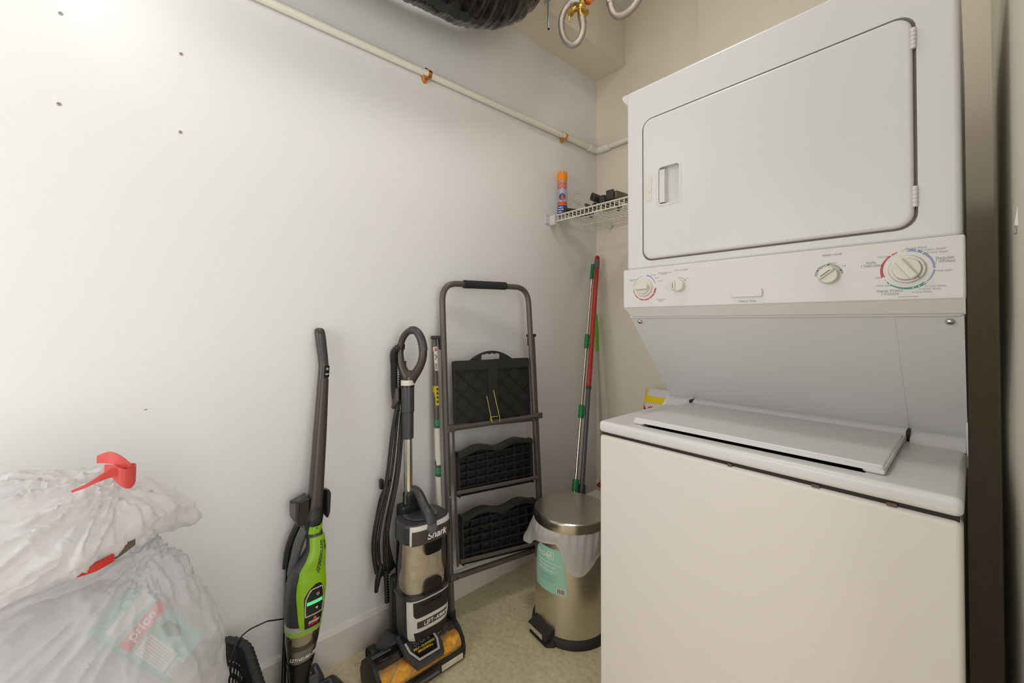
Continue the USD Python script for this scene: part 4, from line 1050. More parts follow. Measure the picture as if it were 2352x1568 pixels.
top = photo(1361.5, 606, (0, 1.965, 0), (0, 1, 0))
bot = photo(1304, 1345, (0, 0, 0), (0, 0, 1))
gm = thing('mop_pole', 'thin silver pole with green plastic clips leaning in the back corner', 'mop pole', tuple(bot))
obj('pole', cyl(top, bot, 0.0078), 'pole_silver', gm)
pe = (top - bot) / np.linalg.norm(top - bot)
for v0, v1, r in ((603, 641, 0.0105), (768, 800, 0.0125), (930, 960, 0.0150), (1100, 1128, 0.0170)):
    a, b = along(top, bot, v0, 0, 0), along(top, bot, v1, 0, 0)
    rr = [r * 0.9, r, r, r * 0.92] if v0 > 700 else [r * 0.5, r * 0.9, r, r]
    obj('clip', tube([a, a + (b - a) * 0.06, a + (b - a) * 0.9, b], rr, 16), 'clip_green', gm)
    if v0 in (930, 768):
        obj('clip_tab', bar(a + np.array([0.010, 0.006, -0.01]), b + np.array([0.016, 0.008, 0.02]), 0.010, 0.012, (1, 0, 0), 0.003), 'clip_green', gm)
top2 = photo(1372.5, 588, (0, 1.975, 0), (0, 1, 0))
bot2 = photo(1322, 1338, (0, 0, 0), (0, 0, 1))
rm = thing('broom_handle', 'telescopic red and grey handle leaning in the back corner beside green clips', 'broom handle', tuple(bot2))
j1, j2 = along(top2, bot2, 886, 0, 0), along(top2, bot2, 1112, 0, 0)
c0, c1 = along(top2, bot2, 600, 0, 0), along(top2, bot2, 617, 0, 0)
obj('handle_tube', tube([c1, j1], 0.0132, 20), 'red_paint', rm)
obj('handle_end', tube([top2, top2 + (c0 - top2) * 0.25, c0], [0.008, 0.0135, 0.0145], 20), 'red_paint', rm)
obj('collar', tube([c0, c1], 0.0150, 20), 'graphite_grey', rm)
obj('collar', tube([j1 - (j1 - j2) * 0.0, j1 + (j2 - j1) * 0.03], 0.0140, 20), 'print_dark', rm)
obj('lower_tube', tube([j1, j2], 0.0118, 20), 'pole_grey', rm)
obj('socket', tube([j2, j2 + (bot2 - j2) * 0.06, bot2], [0.017, 0.0185, 0.021], 20), 'graphite', rm)
eh = top2 + (c0 - top2) * 0.45
obj('hang_hole', cyl(eh - RGT * 0.002 - FWD * 0.0155, eh + FWD * 0.001, 0.0045), 'gap_dark', rm)
g0 = photo(1369, 720, (0, 1.985, 0), (0, 1, 0))
g1 = np.array([-1.372, 1.90, 0.272])
br = thing('hand_broom', 'long pale broom with bright green grip and red white-bristled head behind the trash can', 'broom', tuple(g1))
ga = along(g0, g1, 806, 0, 0)
gs = [g0 + (ga - g0) * t_ for t_ in (0, 0.06, 0.2, 0.4, 0.6, 0.8, 1.0)]
obj('grip', tube(gs, [0.006, 0.0085, 0.009, 0.0125, 0.0125, 0.0095, 0.011], 18), 'handle_green', br)
obj('pole', cyl(ga, g1 + np.array([0.0, 0, 0.055]), 0.0072), 'pole_pale', br)
hd = [g1 + np.array([0.0, 0.0, 0.068]), g1 + np.array([0.15, -0.05, 0.110]), g1 + np.array([0.15, -0.05, 0.055]), g1 + np.array([-0.035, 0.012, 0.030])]
obj('head', hullspheres([(*p, 0.016) for p in hd]), 'red_paint', br)
rng = np.random.default_rng(4)
bm = []
for k in range(90):
    t_ = k / 89
    for w in (-0.012, 0.0, 0.012):
        p = np.array([-1.410, 1.912, 0.302]) * (1 - t_) + (g1 + np.array([0.16, -0.052, 0.125])) * t_ + np.array([w * 0.3, w, 0])
        bm.append(cyl(p, p + np.array([rng.normal(-0.004, 0.003), rng.normal(0, 0.002), 0.022 + rng.normal(0, 0.003)]), 0.0016, sides=5))
obj('bristles', cat(*bm), 'bristle_white', br, kind='stuff', smooth=False)
dp = thing('dustpan', 'dark upright dustpan with pale rim standing behind the trash can', 'dustpan', (-1.28, 1.86, 0))
obj('pan', cat(rbox(-1.42, -1.16, 1.80, 1.925, 0.0, 0.262, 0.006)), 'satin_black', dp)
obj('rim', cat(rbox(-1.425, -1.155, 1.795, 1.930, 0.262, 0.272, 0.003)), 'label_white', dp)

# ------------------------------------------------------------------ tall bag behind the washer
tp = thing('tall_bag', 'tall white and yellow packaged bag standing behind the washer by the back wall', 'bag', (-0.99, 1.95, 0))
BWz = 0.872
LB = Loft([(0.0, -0.985, 1.945, 0.152, 0.070, 5), (0.5, -0.985, 1.945, 0.152, 0.070, 4), (0.79, -0.985, 1.945, 0.150, 0.060, 3.5), (0.83, -0.985, 1.945, 0.150, 0.036, 3), (BWz, -0.985, 1.945, 0.150, 0.010, 3)])
obj('bag_body', LB.body(nz=18, na=48), 'pouch_white', tp, smooth=50)
obj('yellow_band', cat(LB.patch([0.808, 0.838], [-176, -174], [-20, -20], 0.0015, na=30), LB.patch([0.808, 0.866], [-178, -178], [-152, -146], 0.0016, na=10)), 'pouch_yellow', tp)
obj('red_corner', LB.patch([0.770, 0.782, 0.797], [-179, -178, -176], [-128, -142, -168], 0.0015, na=10), 'item_red', tp)
obj('red_lettering', cat(*[LB.patch([0.781 + 0.004 * math.sin(k), 0.790 + 0.003 * math.sin(2.1 * k)], [-122 + 7 * k] * 2, [-117.5 + 7 * k] * 2, 0.0016, na=4) for k in range(7)]), 'item_red', tp, kind='stuff')
# ------------------------------------------------------------------ green stick vacuum
sv_ = thing('stick_vacuum', 'lime green and black stick vacuum leaning on the left wall', 'vacuum cleaner', (-1.40, 0.375, 0))


def axis(z):
    zs = np.array([0.0, 0.10, 0.28, 0.45, 0.56, 0.65, 0.83, 1.06, 1.185])
    ys = np.array([0.360, 0.366, 0.384, 0.3985, 0.416, 0.4255, 0.4405, 0.4585, 0.4465])
    return np.interp(z, zs, ys), -1.392 - 0.088 * z


def stn(z, a, b, n, dx=0.0, dy=0.0):
    y, x = axis(z)
    return (z, x + dx, y + dy, a, b, n)


POLE = Loft([stn(0.575, 0.021, 0.022, 3.2), stn(0.65, 0.020, 0.0212, 3.0), stn(0.83, 0.018, 0.0200, 2.8), stn(1.02, 0.0165, 0.0162, 2.6), stn(1.06, 0.0165, 0.0155, 2.6), stn(1.09, 0.016, 0.0152, 2.5), stn(1.172, 0.016, 0.0165, 2.6), stn(1.184, 0.013, 0.0150, 2.6), stn(1.189, 0.007, 0.008, 2.4)])
obj('handle_pole', POLE.body(nz=30, na=32), 'gunmetal', sv_, smooth=50)
obj('pole_front', POLE.patch([0.60, 0.83, 1.015], [-40, -40, -40], [58, 58, 55], 0.0016), 'gunmetal', sv_)
obj('grip_inlay', POLE.patch([1.075, 1.10, 1.165], [-38, -46, -50], [44, 52, 48], 0.0016), 'graphite', sv_)
sw = obj('switch_plate', POLE.patch([1.022, 1.06], [-22, -22], [60, 60], 0.0026), 'gloss_black', sv_)
obj('switch_icon', cat(put(prism(ring_arc(0.0032, 0.0042, 0, 359), 0.0006), POLE.pt(1.0505, math.radians(16), 0.0026), (-0.28, 0.96, 0), (-0.08, 0, 1)), put(box(-0.0006, 0.0006, -0.0022, 0.0022, 0, 0.0007), POLE.pt(1.0505, math.radians(16), 0.0026), (-0.28, 0.96, 0), (-0.08, 0, 1)),
                       put(prism(rrect(-0.0062, 0.0062, -0.0022, 0.0022, 0.0016).difference(rrect(-0.005, -0.0005, -0.001, 0.001, 0.0006)).difference(rrect(0.0008, 0.005, -0.001, 0.001, 0.0006)), 0.0006), POLE.pt(1.0330, math.radians(16), 0.0026), (-0.28, 0.96, 0), (-0.08, 0, 1))), 'print_white', sw, smooth=False)
# battery collar with its two wings
yc, xc = axis(0.60)
collar = obj('battery_collar', Loft([stn(0.545, 0.026, 0.026, 3), stn(0.575, 0.027, 0.028, 3), stn(0.60, 0.0225, 0.0235, 3), stn(0.635, 0.0215, 0.0225, 3)]).body(nz=8, na=32), 'satin_black', sv_, smooth=40)
for y0, y1, dz, m in ((0.3590, 0.3985, 0.0, 'gloss_black'), (0.4460, 0.4640, 0.014, 'satin_black')):
    w = m3.Manifold.batch_hull([m3.Manifold.sphere(0.004, 12).translate((x, y, z)) for x, y, z in (
        (xc - 0.035, y0, 0.628 + dz), (xc + 0.012, y0 + 0.014, 0.636 + dz), (xc + 0.014, y1, 0.641), (xc - 0.035, y1, 0.641),
        (xc - 0.035, y0 + 0.002, 0.582), (xc + 0.012, y0 + 0.012, 0.566), (xc + 0.014, y1 - 0.002, 0.566 + dz), (xc - 0.035, y1 - 0.002, 0.566 + dz))])
    wg = obj('battery_wing', w, m, sv_, smooth=30)
    if m == 'gloss_black':
        obj('wing_plate', m3.Manifold.batch_hull([m3.Manifold.sphere(0.002, 8).translate((x, y, z)) for x, y, z in ((xc - 0.028, y0 - 0.0035, 0.622), (xc - 0.001, y0 + 0.006, 0.628), (xc - 0.001, y0 + 0.006, 0.585), (xc - 0.028, y0 - 0.003, 0.588))]), 'graphite_grey', wg, smooth=30)
rb = Loft([stn(0.534, 0.030, 0.0175, 3, 0.004, 0.001), stn(0.556, 0.030, 0.0185, 3, 0.004, 0.002)])
obj('release_button', rb.patch([0.536, 0.556], [-60, -58], [62, 60], 0.004), 'lime_green', sv_)
obj('button_arrow', put(prism(sg.Polygon([(-0.003, 0.002), (0.003, 0.002), (0, -0.003)]), 0.0006), rb.pt(0.552, 0.0, 0.0042), (0, 1, 0), (-0.08, 0, 1)), 'print_dark', sv_, smooth=False)
# hand unit: dark body, open rear grip, green face
BODY = Loft([stn(0.281, 0.050, 0.0535, 2.3), stn(0.30, 0.052, 0.0555, 2.4), stn(0.36, 0.052, 0.0560, 2.6), stn(0.40, 0.050, 0.0530, 2.8), stn(0.435, 0.046, 0.0450, 3), stn(0.455, 0.036, 0.034, 3, 0.012, 0.008), stn(0.49, 0.026, 0.026, 3, 0.018, 0.012), stn(0.53, 0.026, 0.022, 3, 0.012, 0.006), stn(0.55, 0.026, 0.020, 3, 0.006, 0.002)])
obj('body_shell', BODY.body(nz=34, na=48), 'graphite', sv_, smooth=40)


def gpt(z, dx, dy):
    y, x = axis(z)
    return np.array([x + dx, y + dy, z])


obj('rear_grip', tube(smooth_path([gpt(0.552, 0.0, -0.014), gpt(0.525, -0.006, -0.024), gpt(0.48, -0.012, -0.033), gpt(0.44, -0.016, -0.038), gpt(0.41, -0.016, -0.040)], 24), [0.012] * 3 + [0.0135] * 21, 18), 'graphite_grey', sv_)
obj('charger_dock', tube(smooth_path([gpt(0.558, -0.034, -0.030), gpt(0.52, -0.040, -0.043), gpt(0.46, -0.047, -0.050), gpt(0.42, -0.048, -0.050)], 18), 0.011, 14), 'satin_black', sv_)
obj('grip_gusset', bar(gpt(0.556, -0.030, -0.036), gpt(0.545, 0.0, -0.010), 0.016, 0.014, (0, 0, 1), 0.004), 'graphite_grey', sv_)
obj('spine_rail', bar(gpt(0.44, -0.050, -0.046), gpt(0.06, -0.030, -0.036), 0.014, 0.024, (1, 0, 0), 0.005), 'gloss_black', sv_)
FACE = Loft([stn(0.281, 0.054, 0.055, 2.3), stn(0.30, 0.056, 0.057, 2.4), stn(0.36, 0.0565, 0.0575, 2.6), stn(0.40, 0.054, 0.0550, 2.8), stn(0.44, 0.050, 0.0470, 3), stn(0.46, 0.042, 0.036, 3, 0.010, 0.006), stn(0.49, 0.031, 0.028, 3, 0.016, 0.011), stn(0.53, 0.030, 0.024, 3, 0.011, 0.005)])
gf = obj('green_face', FACE.patch([0.277, 0.30, 0.345, 0.378, 0.405, 0.43, 0.47, 0.527], [-22, -27, -33, -38, -38, -36, -40, -44], [33, 38, 44, 47, 45, 48, 62, 68], 0.003, -0.003, 26), 'lime_green', sv_)
pn = obj('control_panel', FACE.patch([0.276, 0.30, 0.335, 0.365, 0.388, 0.396], [-10, -11, -13, -14, -2, 6], [30, 31, 34, 34, 25, 15], 0.0042, 0.0, 18), 'gloss_black', gf)
fr_ = [FACE.patch([0.3105, 0.314], [-9, -9], [31, 31], 0.0052), FACE.patch([0.312, 0.335, 0.362, 0.385], [-11, -12, -11, -1.5], [-8, -9, -8, 1.5], 0.0052), FACE.patch([0.312, 0.335, 0.362, 0.385], [29, 30, 29, 21.5], [32, 33, 32, 24.5], 0.0052), FACE.patch([0.383, 0.3865], [-1, 1], [23.5, 22], 0.0052)]
obj('panel_outline', cat(*fr_), 'silver_plastic', pn)
obj('charge_light', FACE.patch([0.3425, 0.352], [-7, -7], [27, 26], 0.0055), 'screen_green', pn)
obj('panel_icon', cat(put(cat(prism(ring_arc(0.0034, 0.0044, 0, 359), 0.0006), box(-0.0006, 0.0006, -0.002, 0.002, 0, 0.0006)), FACE.pt(0.367, math.radians(12), 0.0045), (-0.2, 0.98, 0), (-0.08, 0, 1)),
                      put(prism(sg.Polygon([(-0.0045, 0.002), (-0.002, 0.003), (0, 0.002), (0.002, 0.003), (0.0045, 0.002), (0, -0.0035)]), 0.0006), FACE.pt(0.328, math.radians(12), 0.0045), (-0.2, 0.98, 0), (-0.08, 0, 1))), 'print_white', pn, smooth=False)
obj('maker_mark', put(prism(sg.Polygon([(-0.0055, 0), (0.0055, 0), (0.002, 0.009), (-0.002, 0.009)]), 0.0006), FACE.pt(0.2975, math.radians(10), 0.0045), (-0.2, 0.98, 0), (-0.08, 0, 1)), 'can_red', pn, smooth=False)
obj('maker_word', FACE.write('BISSELL', 0.0062, 0.293, 10, off=0.0045, bold=True, shear=0.2), 'print_white', pn, smooth=False)
obj('maker_bar', FACE.patch([0.2835, 0.2875], [-3, -3], [22, 22], 0.0050), 'item_red', pn)
obj('face_word', cat(FACE.write('POWERCLEAN', 0.0088, 0.474, 12, off=0.0034, vertical=True, bold=True)), 'print_dark', gf, smooth=False)
obj('face_word', cat(FACE.write('ION PET', 0.0050, 0.500, 34, off=0.0034, vertical=True, bold=True)), 'print_dark', gf, smooth=False)
pw = FACE.pt(0.4265, math.radians(12), 0.0034)
obj('paw_mark', put(cat(*[trimesh.creation.cylinder(r, 0.0006, sections=12).apply_translation((x, y, 0)) for x, y, r in ((0, -0.001, 0.0024), (-0.0032, 0.0014, 0.0012), (-0.0012, 0.0032, 0.0012), (0.0014, 0.0032, 0.0012), (0.0034, 0.0014, 0.0012))]), pw, (-0.2, 0.98, 0), (-0.08, 0, 1)), 'clip_green', gf, smooth=False)
vents = []
for r_ in range(9):
    for k in range(5):
        p = BODY.pt(0.300 + r_ * 0.0105, math.radians(-128 + k * 9 + (r_ % 2) * 4.5), 0.0)
        vents.append(trimesh.creation.icosphere(1, 0.0026).apply_translation(p))
obj('vent_dots', cat(*vents), 'graphite_grey', sv_, kind='stuff')
# dust cup
CUP = Loft([stn(0.145, 0.032, 0.0345, 2.3), stn(0.17, 0.036, 0.0385, 2.4), stn(0.22, 0.044, 0.0470, 2.4), stn(0.283, 0.049, 0.0530, 2.4)])
obj('dust_cup', CUP.body(nz=14, na=44), 'clear_smoke', sv_, smooth=50)
obj('cup_band', CUP.body(0.254, 0.268, 4, 44, 0.0012), 'lime_band', sv_, smooth=40)
obj('cup_collar', CUP.body(0.268, 0.281, 4, 44, 0.0008), 'silver_plastic', sv_, smooth=40)
obj('filter_cone', Loft([stn(0.212, 0.026, 0.029, 2), stn(0.262, 0.030, 0.034, 2)]).body(nz=6, na=30), 'filter_tan', sv_, smooth=40)
obj('dust_fill', Loft([stn(0.150, 0.029, 0.032, 2.2), stn(0.175, 0.033, 0.036, 2.3), stn(0.206, 0.038, 0.0415, 2.3)]).body(nz=8, na=36), 'dust_grey', sv_, smooth=40)
obj('cup_word', CUP.write('LITHIUM-ION', 0.0092, 0.186, 2, off=0.0006, bold=True, shear=0.25), 'print_white', sv_, smooth=False)
NECK = Loft([stn(0.045, 0.030, 0.030, 2.4), stn(0.075, 0.031, 0.031, 2.4), stn(0.105, 0.029, 0.0285, 2.4), stn(0.13, 0.032, 0.033, 2.4), stn(0.155, 0.0365, 0.0385, 2.4), stn(0.168, 0.0375, 0.0400, 2.4)])
nk = obj('neck', NECK.body(nz=16, na=40), 'gloss_black', sv_, smooth=45)
obj('neck_badge', NECK.patch([0.060, 0.066, 0.076, 0.086, 0.092], [-22, -38, -46, -38, -20], [26, 42, 50, 42, 24], 0.002), 'lime_green', nk)
obj('badge_word', NECK.write('PET', 0.011, 0.076, 2, off=0.0026, bold=True), 'print_dark', nk, smooth=False)
obj('foot_yoke', cat(hullspheres([(-1.43, 0.322, 0.055, 0.016), (-1.43, 0.428, 0.06, 0.016), (-1.41, 0.335, 0.03, 0.02), (-1.41, 0.42, 0.03, 0.02)]), hullspheres([(-1.440, 0.424, 0.085, 0.012), (-1.425, 0.436, 0.05, 0.014)])), 'graphite', sv_, smooth=40)
obj('floor_head', hullspheres([(-1.425, 0.245, 0.020, 0.016), (-1.425, 0.478, 0.020, 0.016), (-1.325, 0.240, 0.020, 0.018), (-1.325, 0.495, 0.020, 0.018), (-1.412, 0.250, 0.042, 0.010), (-1.412, 0.470, 0.042, 0.010), (-1.335, 0.25, 0.040, 0.010), (-1.335, 0.486, 0.040, 0.010)]), 'satin_black', sv_, smooth=40)
obj('head_window', rbox(-1.405, -1.340, 0.262, 0.462, 0.050, 0.0545, 0.002), 'graphite_grey', sv_)
obj('brush_slot', rbox(-1.398, -1.347, 0.272, 0.455, 0.0535, 0.0560, 0.001), 'gloss_black', sv_)
# its charger lead, hanging over the basket rim
cl = smooth_path([gpt(0.272, -0.046, -0.050), *[photo(a, b, (x, 0, 0), (1, 0, 0)) for a, b, x in ((620, 1424, -1.44), (592, 1436, -1.435), (568, 1449, -1.428), (548, 1470, -1.418), (538, 1490, -1.405), (530, 1520, -1.395), (526, 1560, -1.39))], (-1.36, 0.13, 0.10), (-1.25, 0.08, 0.03)], 70)
cl[:8] = smooth_path([gpt(0.272, -0.046, -0.050), cl[8]], 9)[:8]
ch = thing('charger_lead', 'thin black charger lead drooping from green stick vacuum into the laundry basket', 'cable', tuple(cl[0]))
obj('lead', tube(cl, 0.0021, 8), 'cord_black', ch)

# ------------------------------------------------------------------ upright vacuum with clear canister
uv = thing('upright_vacuum', 'grey and silver upright vacuum with clear dust canister and chrome wand', 'vacuum cleaner', (-1.33, 0.74, 0))
KX, KY = -1.341, 0.759
# floor head: black hood with a clear front window over an orange roller
HP = [(-1.372, 0.010), (-1.382, 0.040), (-1.372, 0.070), (-1.345, 0.096), (-1.315, 0.102), (-1.300, 0.100), (-1.300, 0.030), (-1.36, 0.010)]


def side_prism(poly, y0, y1):
    v, f = arr(prism(sg.Polygon(poly), y1 - y0))
    return trimesh.Trimesh(np.stack([v[:, 0], y0 + v[:, 2], v[:, 1]], 1), f[:, ::-1], process=False)


HY0, HY1 = 0.553, 0.878
obj('head_hood', side_prism(HP, HY0 + 0.012, HY1 - 0.010), 'gloss_black', uv, smooth=35)
capo = [(-1.378, 0.008), (-1.388, 0.042), (-1.374, 0.078), (-1.345, 0.104), (-1.305, 0.108), (-1.268, 0.094), (-1.242, 0.066), (-1.233, 0.036), (-1.236, 0.010)]
for y0, y1 in ((HY0, HY0 + 0.014), (HY1 - 0.012, HY1)):
    obj('head_end_cap', side_prism(capo, y0, y1), 'satin_black', uv, smooth=35)
win = [(-1.302, 0.104), (-1.270, 0.090), (-1.247, 0.066), (-1.238, 0.036), (-1.241, 0.036), (-1.250, 0.064), (-1.272, 0.087), (-1.302, 0.101)]
obj('head_window', side_prism(win, HY0 + 0.013, HY1 - 0.011), 'clear_window', uv, smooth=35)
rl = obj('brush_roll', cyl((-1.275, HY0 + 0.016, 0.050), (-1.275, HY1 - 0.014, 0.050), 0.033, sides=36), 'roller_orange', uv)
hx = []
for k in range(3):
    t_ = np.linspace(0, 1, 50)
    a = 2.2 * np.pi * t_ + k * 2.1
    hx.append(tube(np.stack([-1.275 + 0.0335 * np.cos(a), HY0 + 0.02 + (HY1 - HY0 - 0.04) * t_, 0.050 + 0.0335 * np.sin(a)], 1), 0.0022, 6))
obj('bristle_strip', cat(*hx), 'dust_grey', rl)
fb = obj('front_bumper', cat(side_prism([(-1.246, 0.006), (-1.228, 0.006), (-1.226, 0.016), (-1.229, 0.034), (-1.238, 0.038), (-1.246, 0.034)], HY0 + 0.012, HY1 - 0.010)), 'satin_black', uv, smooth=35)
obj('bumper_light', side_prism([(-1.2275, 0.010), (-1.2245, 0.012), (-1.2250, 0.026), (-1.2280, 0.030)], HY1 - 0.105, HY1 - 0.018), 'dust_tan', fb)
obj('bumper_strip', side_prism([(-1.2275, 0.012), (-1.2250, 0.014), (-1.2255, 0.021), (-1.2280, 0.024)], HY0 + 0.03, HY1 - 0.115), 'graphite_grey', fb)
obj('head_ridge', side_prism([(-1.330, 0.0995), (-1.325, 0.1045), (-1.320, 0.1035)], HY0 + 0.014, 0.632), 'graphite_grey', uv)
# badge plate bridging the head, sloping to the front
bo, bx, by = np.array([-1.262, 0.720, 0.1045]), np.array([0, 1.0, 0]), np.array([-0.97, 0, 0.26])
bo = bo + np.array([0, 0, 0.004])
obj('badge_base', put(prism(sg.Polygon([(-0.062, 0.070), (-0.062, -0.01), (-0.047, -0.052), (0.047, -0.052), (0.058, -0.02), (0.058, 0.070)]).buffer(0.004), 0.016), bo - np.array([0.0, 0, 0.013]), bx, by), 'graphite', uv, smooth=35)
ush = sg.Polygon([(-0.052, 0.060), (-0.052, -0.005), (-0.036, -0.042), (0.036, -0.042), (0.048, -0.01), (0.048, 0.060)]).buffer(0.004)
bd = obj('badge_plate', put(prism(ush, 0.006), bo, bx, by), 'gloss_black', uv, smooth=35)
obj('badge_border', put(prism(ush.difference(ush.buffer(-0.007)).difference(sg.box(-0.2, 0.03, 0.2, 0.2)), 0.0025), bo + np.cross(bx, by) * 0.006, bx, by), 'silver_plastic', bd, smooth=35)
bn_ = np.cross(bx, by)
obj('badge_word', text('Shark', 0.017, bo + bn_ * 0.0062 + by * 0.005, bx, by, 0.0006, True, shear=0.2), 'graphite_grey', bd, smooth=False)
obj('badge_word', text('SELF-CLEANING', 0.0070, bo + bn_ * 0.0062 - by * 0.0085, bx, by, 0.0006, True, shear=0.2), 'print_yellow', bd, smooth=False)
obj('badge_word', text('BRUSHROLL', 0.0070, bo + bn_ * 0.0062 - by * 0.020, bx, by, 0.0006, True, shear=0.2), 'print_yellow', bd, smooth=False)
for y in (0.615, 0.868):
    w = obj('wheel', put(cat(lathe([(0.0, 0.003), (0.010, 0.004), (0.012, 0.0), (0.026, -0.001), (0.0285, 0.004), (0.031, 0.004), (0.0325, 0.0), (0.0325, -0.020), (0.030, -0.024), (0.0, -0.024)], seg=40)), (-1.425, y - 0.012, 0.0330), (1, 0, 0), (0, 0, 1)), 'satin_black', uv, smooth=35)
    obj('wheel_spoke', put(cat(*[put(box(0.006, 0.027, -0.0016, 0.0016, -0.002, 0.0028), (0, 0, 0), (math.cos(a), math.sin(a), 0), (-math.sin(a), math.cos(a), 0)) for a in np.arange(8) * math.pi / 4]), (-1.425, y - 0.012, 0.033), (1, 0, 0), (0, 0, 1)), 'graphite', w, smooth=False)
obj('axle_arm', cat(hullspheres([(-1.42, 0.628, 0.05, 0.014), (-1.36, 0.655, 0.075, 0.018), (-1.42, 0.66, 0.085, 0.016), (-1.35, 0.70, 0.09, 0.014)]), hullspheres([(-1.42, 0.86, 0.05, 0.014), (-1.36, 0.83, 0.075, 0.018), (-1.42, 0.81, 0.085, 0.016), (-1.35, 0.78, 0.09, 0.014)])), 'graphite', uv, smooth=40)
# motor housing below the dust cup
MOT = Loft([(0.086, KX, KY - 0.004, 0.040, 0.050, 2.6), (0.098, KX, KY - 0.003, 0.058, 0.074, 2.8), (0.125, KX, KY - 0.002, 0.066, 0.084, 3.0), (0.20, KX, KY, 0.068, 0.0885, 3.2), (0.262, KX, KY, 0.068, 0.0900, 3.2)])
obj('motor_housing', MOT.body(nz=16, na=60), 'graphite', uv, smooth=40)
sf_ = obj('silver_front', MOT.patch([0.098, 0.112, 0.135, 0.20, 0.256], [-34, -48, -58, -60, -60], [40, 52, 60, 62, 62], 0.003, -0.002, 34), 'pale_silver', uv)
for zs, a0, a1 in (((0.198, 0.207, 0.252), (-28, -36, -37), (50, 55, 57)), ((0.105, 0.116, 0.148), (-20, -30, -36), (36, 48, 56))):
    g = obj('grille_panel', MOT.patch(zs, a0, a1, 0.0045, 0.0, 30), 'satin_black', sf_)
    vs = []
    for k in range(4):
        for c in range(5):
            za = zs[0] + 0.010 + (zs[-1] - zs[0] - 0.016) * k / 4
            aa = a0[-1] + 7 + (a1[-1] - a0[-1] - 12) * c / 5
            vs.append(MOT.patch([za, za + 0.0062], [aa, aa], [aa + 13, aa + 13], 0.0052, 0.004, 6, 1))
    obj('grille_slots', cat(*vs), 'gap_dark', g, kind='stuff')
tg = obj('name_strip', MOT.patch([0.162, 0.184], [-26, -26], [36, 36], 0.0046, 0.0, 20), 'badge_brown', sf_)
obj('name_word', MOT.write('LIFT-AWAY', 0.0120, 0.173, 5, off=0.0048, bold=True), 'print_white', tg, smooth=False)
# clear dust cup with dusty filter inside
DC = Loft([(0.262, KX, KY, 0.071, 0.093, 3.0), (0.285, KX, KY, 0.069, 0.090, 3.0), (0.44, KX, KY, 0.067, 0.0865, 3.0), (0.450, KX, KY, 0.067, 0.0865, 3.0)])
obj('dust_cup', DC.body(0.266, 0.448, 14, 64), 'clear_window', uv, smooth=50)
obj('cup_rim', DC.body(0.260, 0.270, 4, 64, 0.0022), 'graphite', uv, smooth=40)
obj('dust_filter', Loft([(0.270, KX, KY, 0.058, 0.078, 2.8), (0.30, KX, KY, 0.060, 0.080, 2.8), (0.33, KX, KY, 0.055, 0.072, 2.5), (0.446, KX, KY, 0.053, 0.068, 2.4)]).body(nz=12, na=56), 'dust_tan', uv, smooth=40)
obj('cup_latch', cat(MOT.patch([0.236, 0.240], [-10, -12], [12, 14], 0.008, 0.0), DC.patch([0.268, 0.296, 0.312, 0.318], [-12, -12, -10, -4], [14, 14, 12, 6], 0.008, 0.0, 12)), 'gloss_black', uv)
# top cap with name badge and carry handle
CAP = Loft([(0.446, KX, KY, 0.071, 0.0905, 3.2), (0.452, KX, KY, 0.072, 0.0915, 3.2), (0.505, KX, KY, 0.071, 0.0905, 3.2), (0.511, KX, KY, 0.066, 0.086, 3.0)])
obj('cap_shell', CAP.body(nz=8, na=64), 'graphite', uv, smooth=40)
sb_ = obj('cap_border', CAP.patch([0.447, 0.508], [-50, -50], [62, 62], 0.003, -0.001, 34), 'pale_silver', uv)
cb = obj('cap_badge', CAP.patch([0.4455, 0.462, 0.493], [-42, -42, -42], [58, 58, 58], 0.0048, 0.0, 30), 'badge_brown', sb_)
obj('badge_word', CAP.write('Shark', 0.021, 0.468, 4, off=0.0050, bold=True, shear=0.2), 'print_white', cb, smooth=False)
obj('cap_latch', DC.patch([0.402, 0.408, 0.42, 0.455], [-4, -10, -11, -11], [8, 14, 15, 15], 0.0075, 0.0, 12), 'gloss_black', uv)
obj('cap_bowl', put(lathe([(0.0, 0.001), (0.045, 0.0015), (0.058, 0.006), (0.062, 0.005)], seg=48), (KX - 0.012, KY, 0.509), (0.85, 0, 0), (0, 1, 0)), 'graphite_grey', uv, smooth=40)
hp_ = smooth_path([(KX - 0.080, KY - 0.005, 0.545), (KX - 0.066, KY - 0.003, 0.582), (KX - 0.040, KY, 0.583), (KX + 0.01, KY, 0.551), (KX + 0.050, KY, 0.522), (KX + 0.066, KY - 0.002, 0.500)], 30)
ch_ = obj('carry_handle', tube(hp_, np.interp(np.arange(30), [0, 4, 20, 29], [0.013, 0.015, 0.0175, 0.021]), 18), 'graphite', uv, smooth=50)
obj('handle_disc', put(lathe([(0.0, 0.004), (0.016, 0.003), (0.0195, -0.002), (0.0195, -0.016)], seg=36), (KX + 0.078, KY - 0.003, 0.494), (0, 1, 0), (-0.3, 0, 1)), 'graphite_grey', ch_)
# spine behind the canister, chrome wand and looped handle
obj('spine', cat(rbox(-1.432, -1.378, 0.700, 0.786, 0.085, 0.540, 0.010), rbox(-1.415, -1.375, 0.665, 0.715, 0.10, 0.30, 0.012), rbox(-1.425, -1.380, 0.720, 0.768, 0.52, 0.585, 0.012)), 'satin_black', uv, smooth=40)
obj('spine_button', hullspheres([(-1.395, 0.722, 0.545, 0.006), (-1.395, 0.724, 0.585, 0.005)]), 'graphite_grey', uv)
WX, WY = -1.415, 0.738


def wand(z):
    return np.array([-1.405 - 0.040 * (z - 0.55), 0.7375 + 0.008 * (z - 0.55), z])


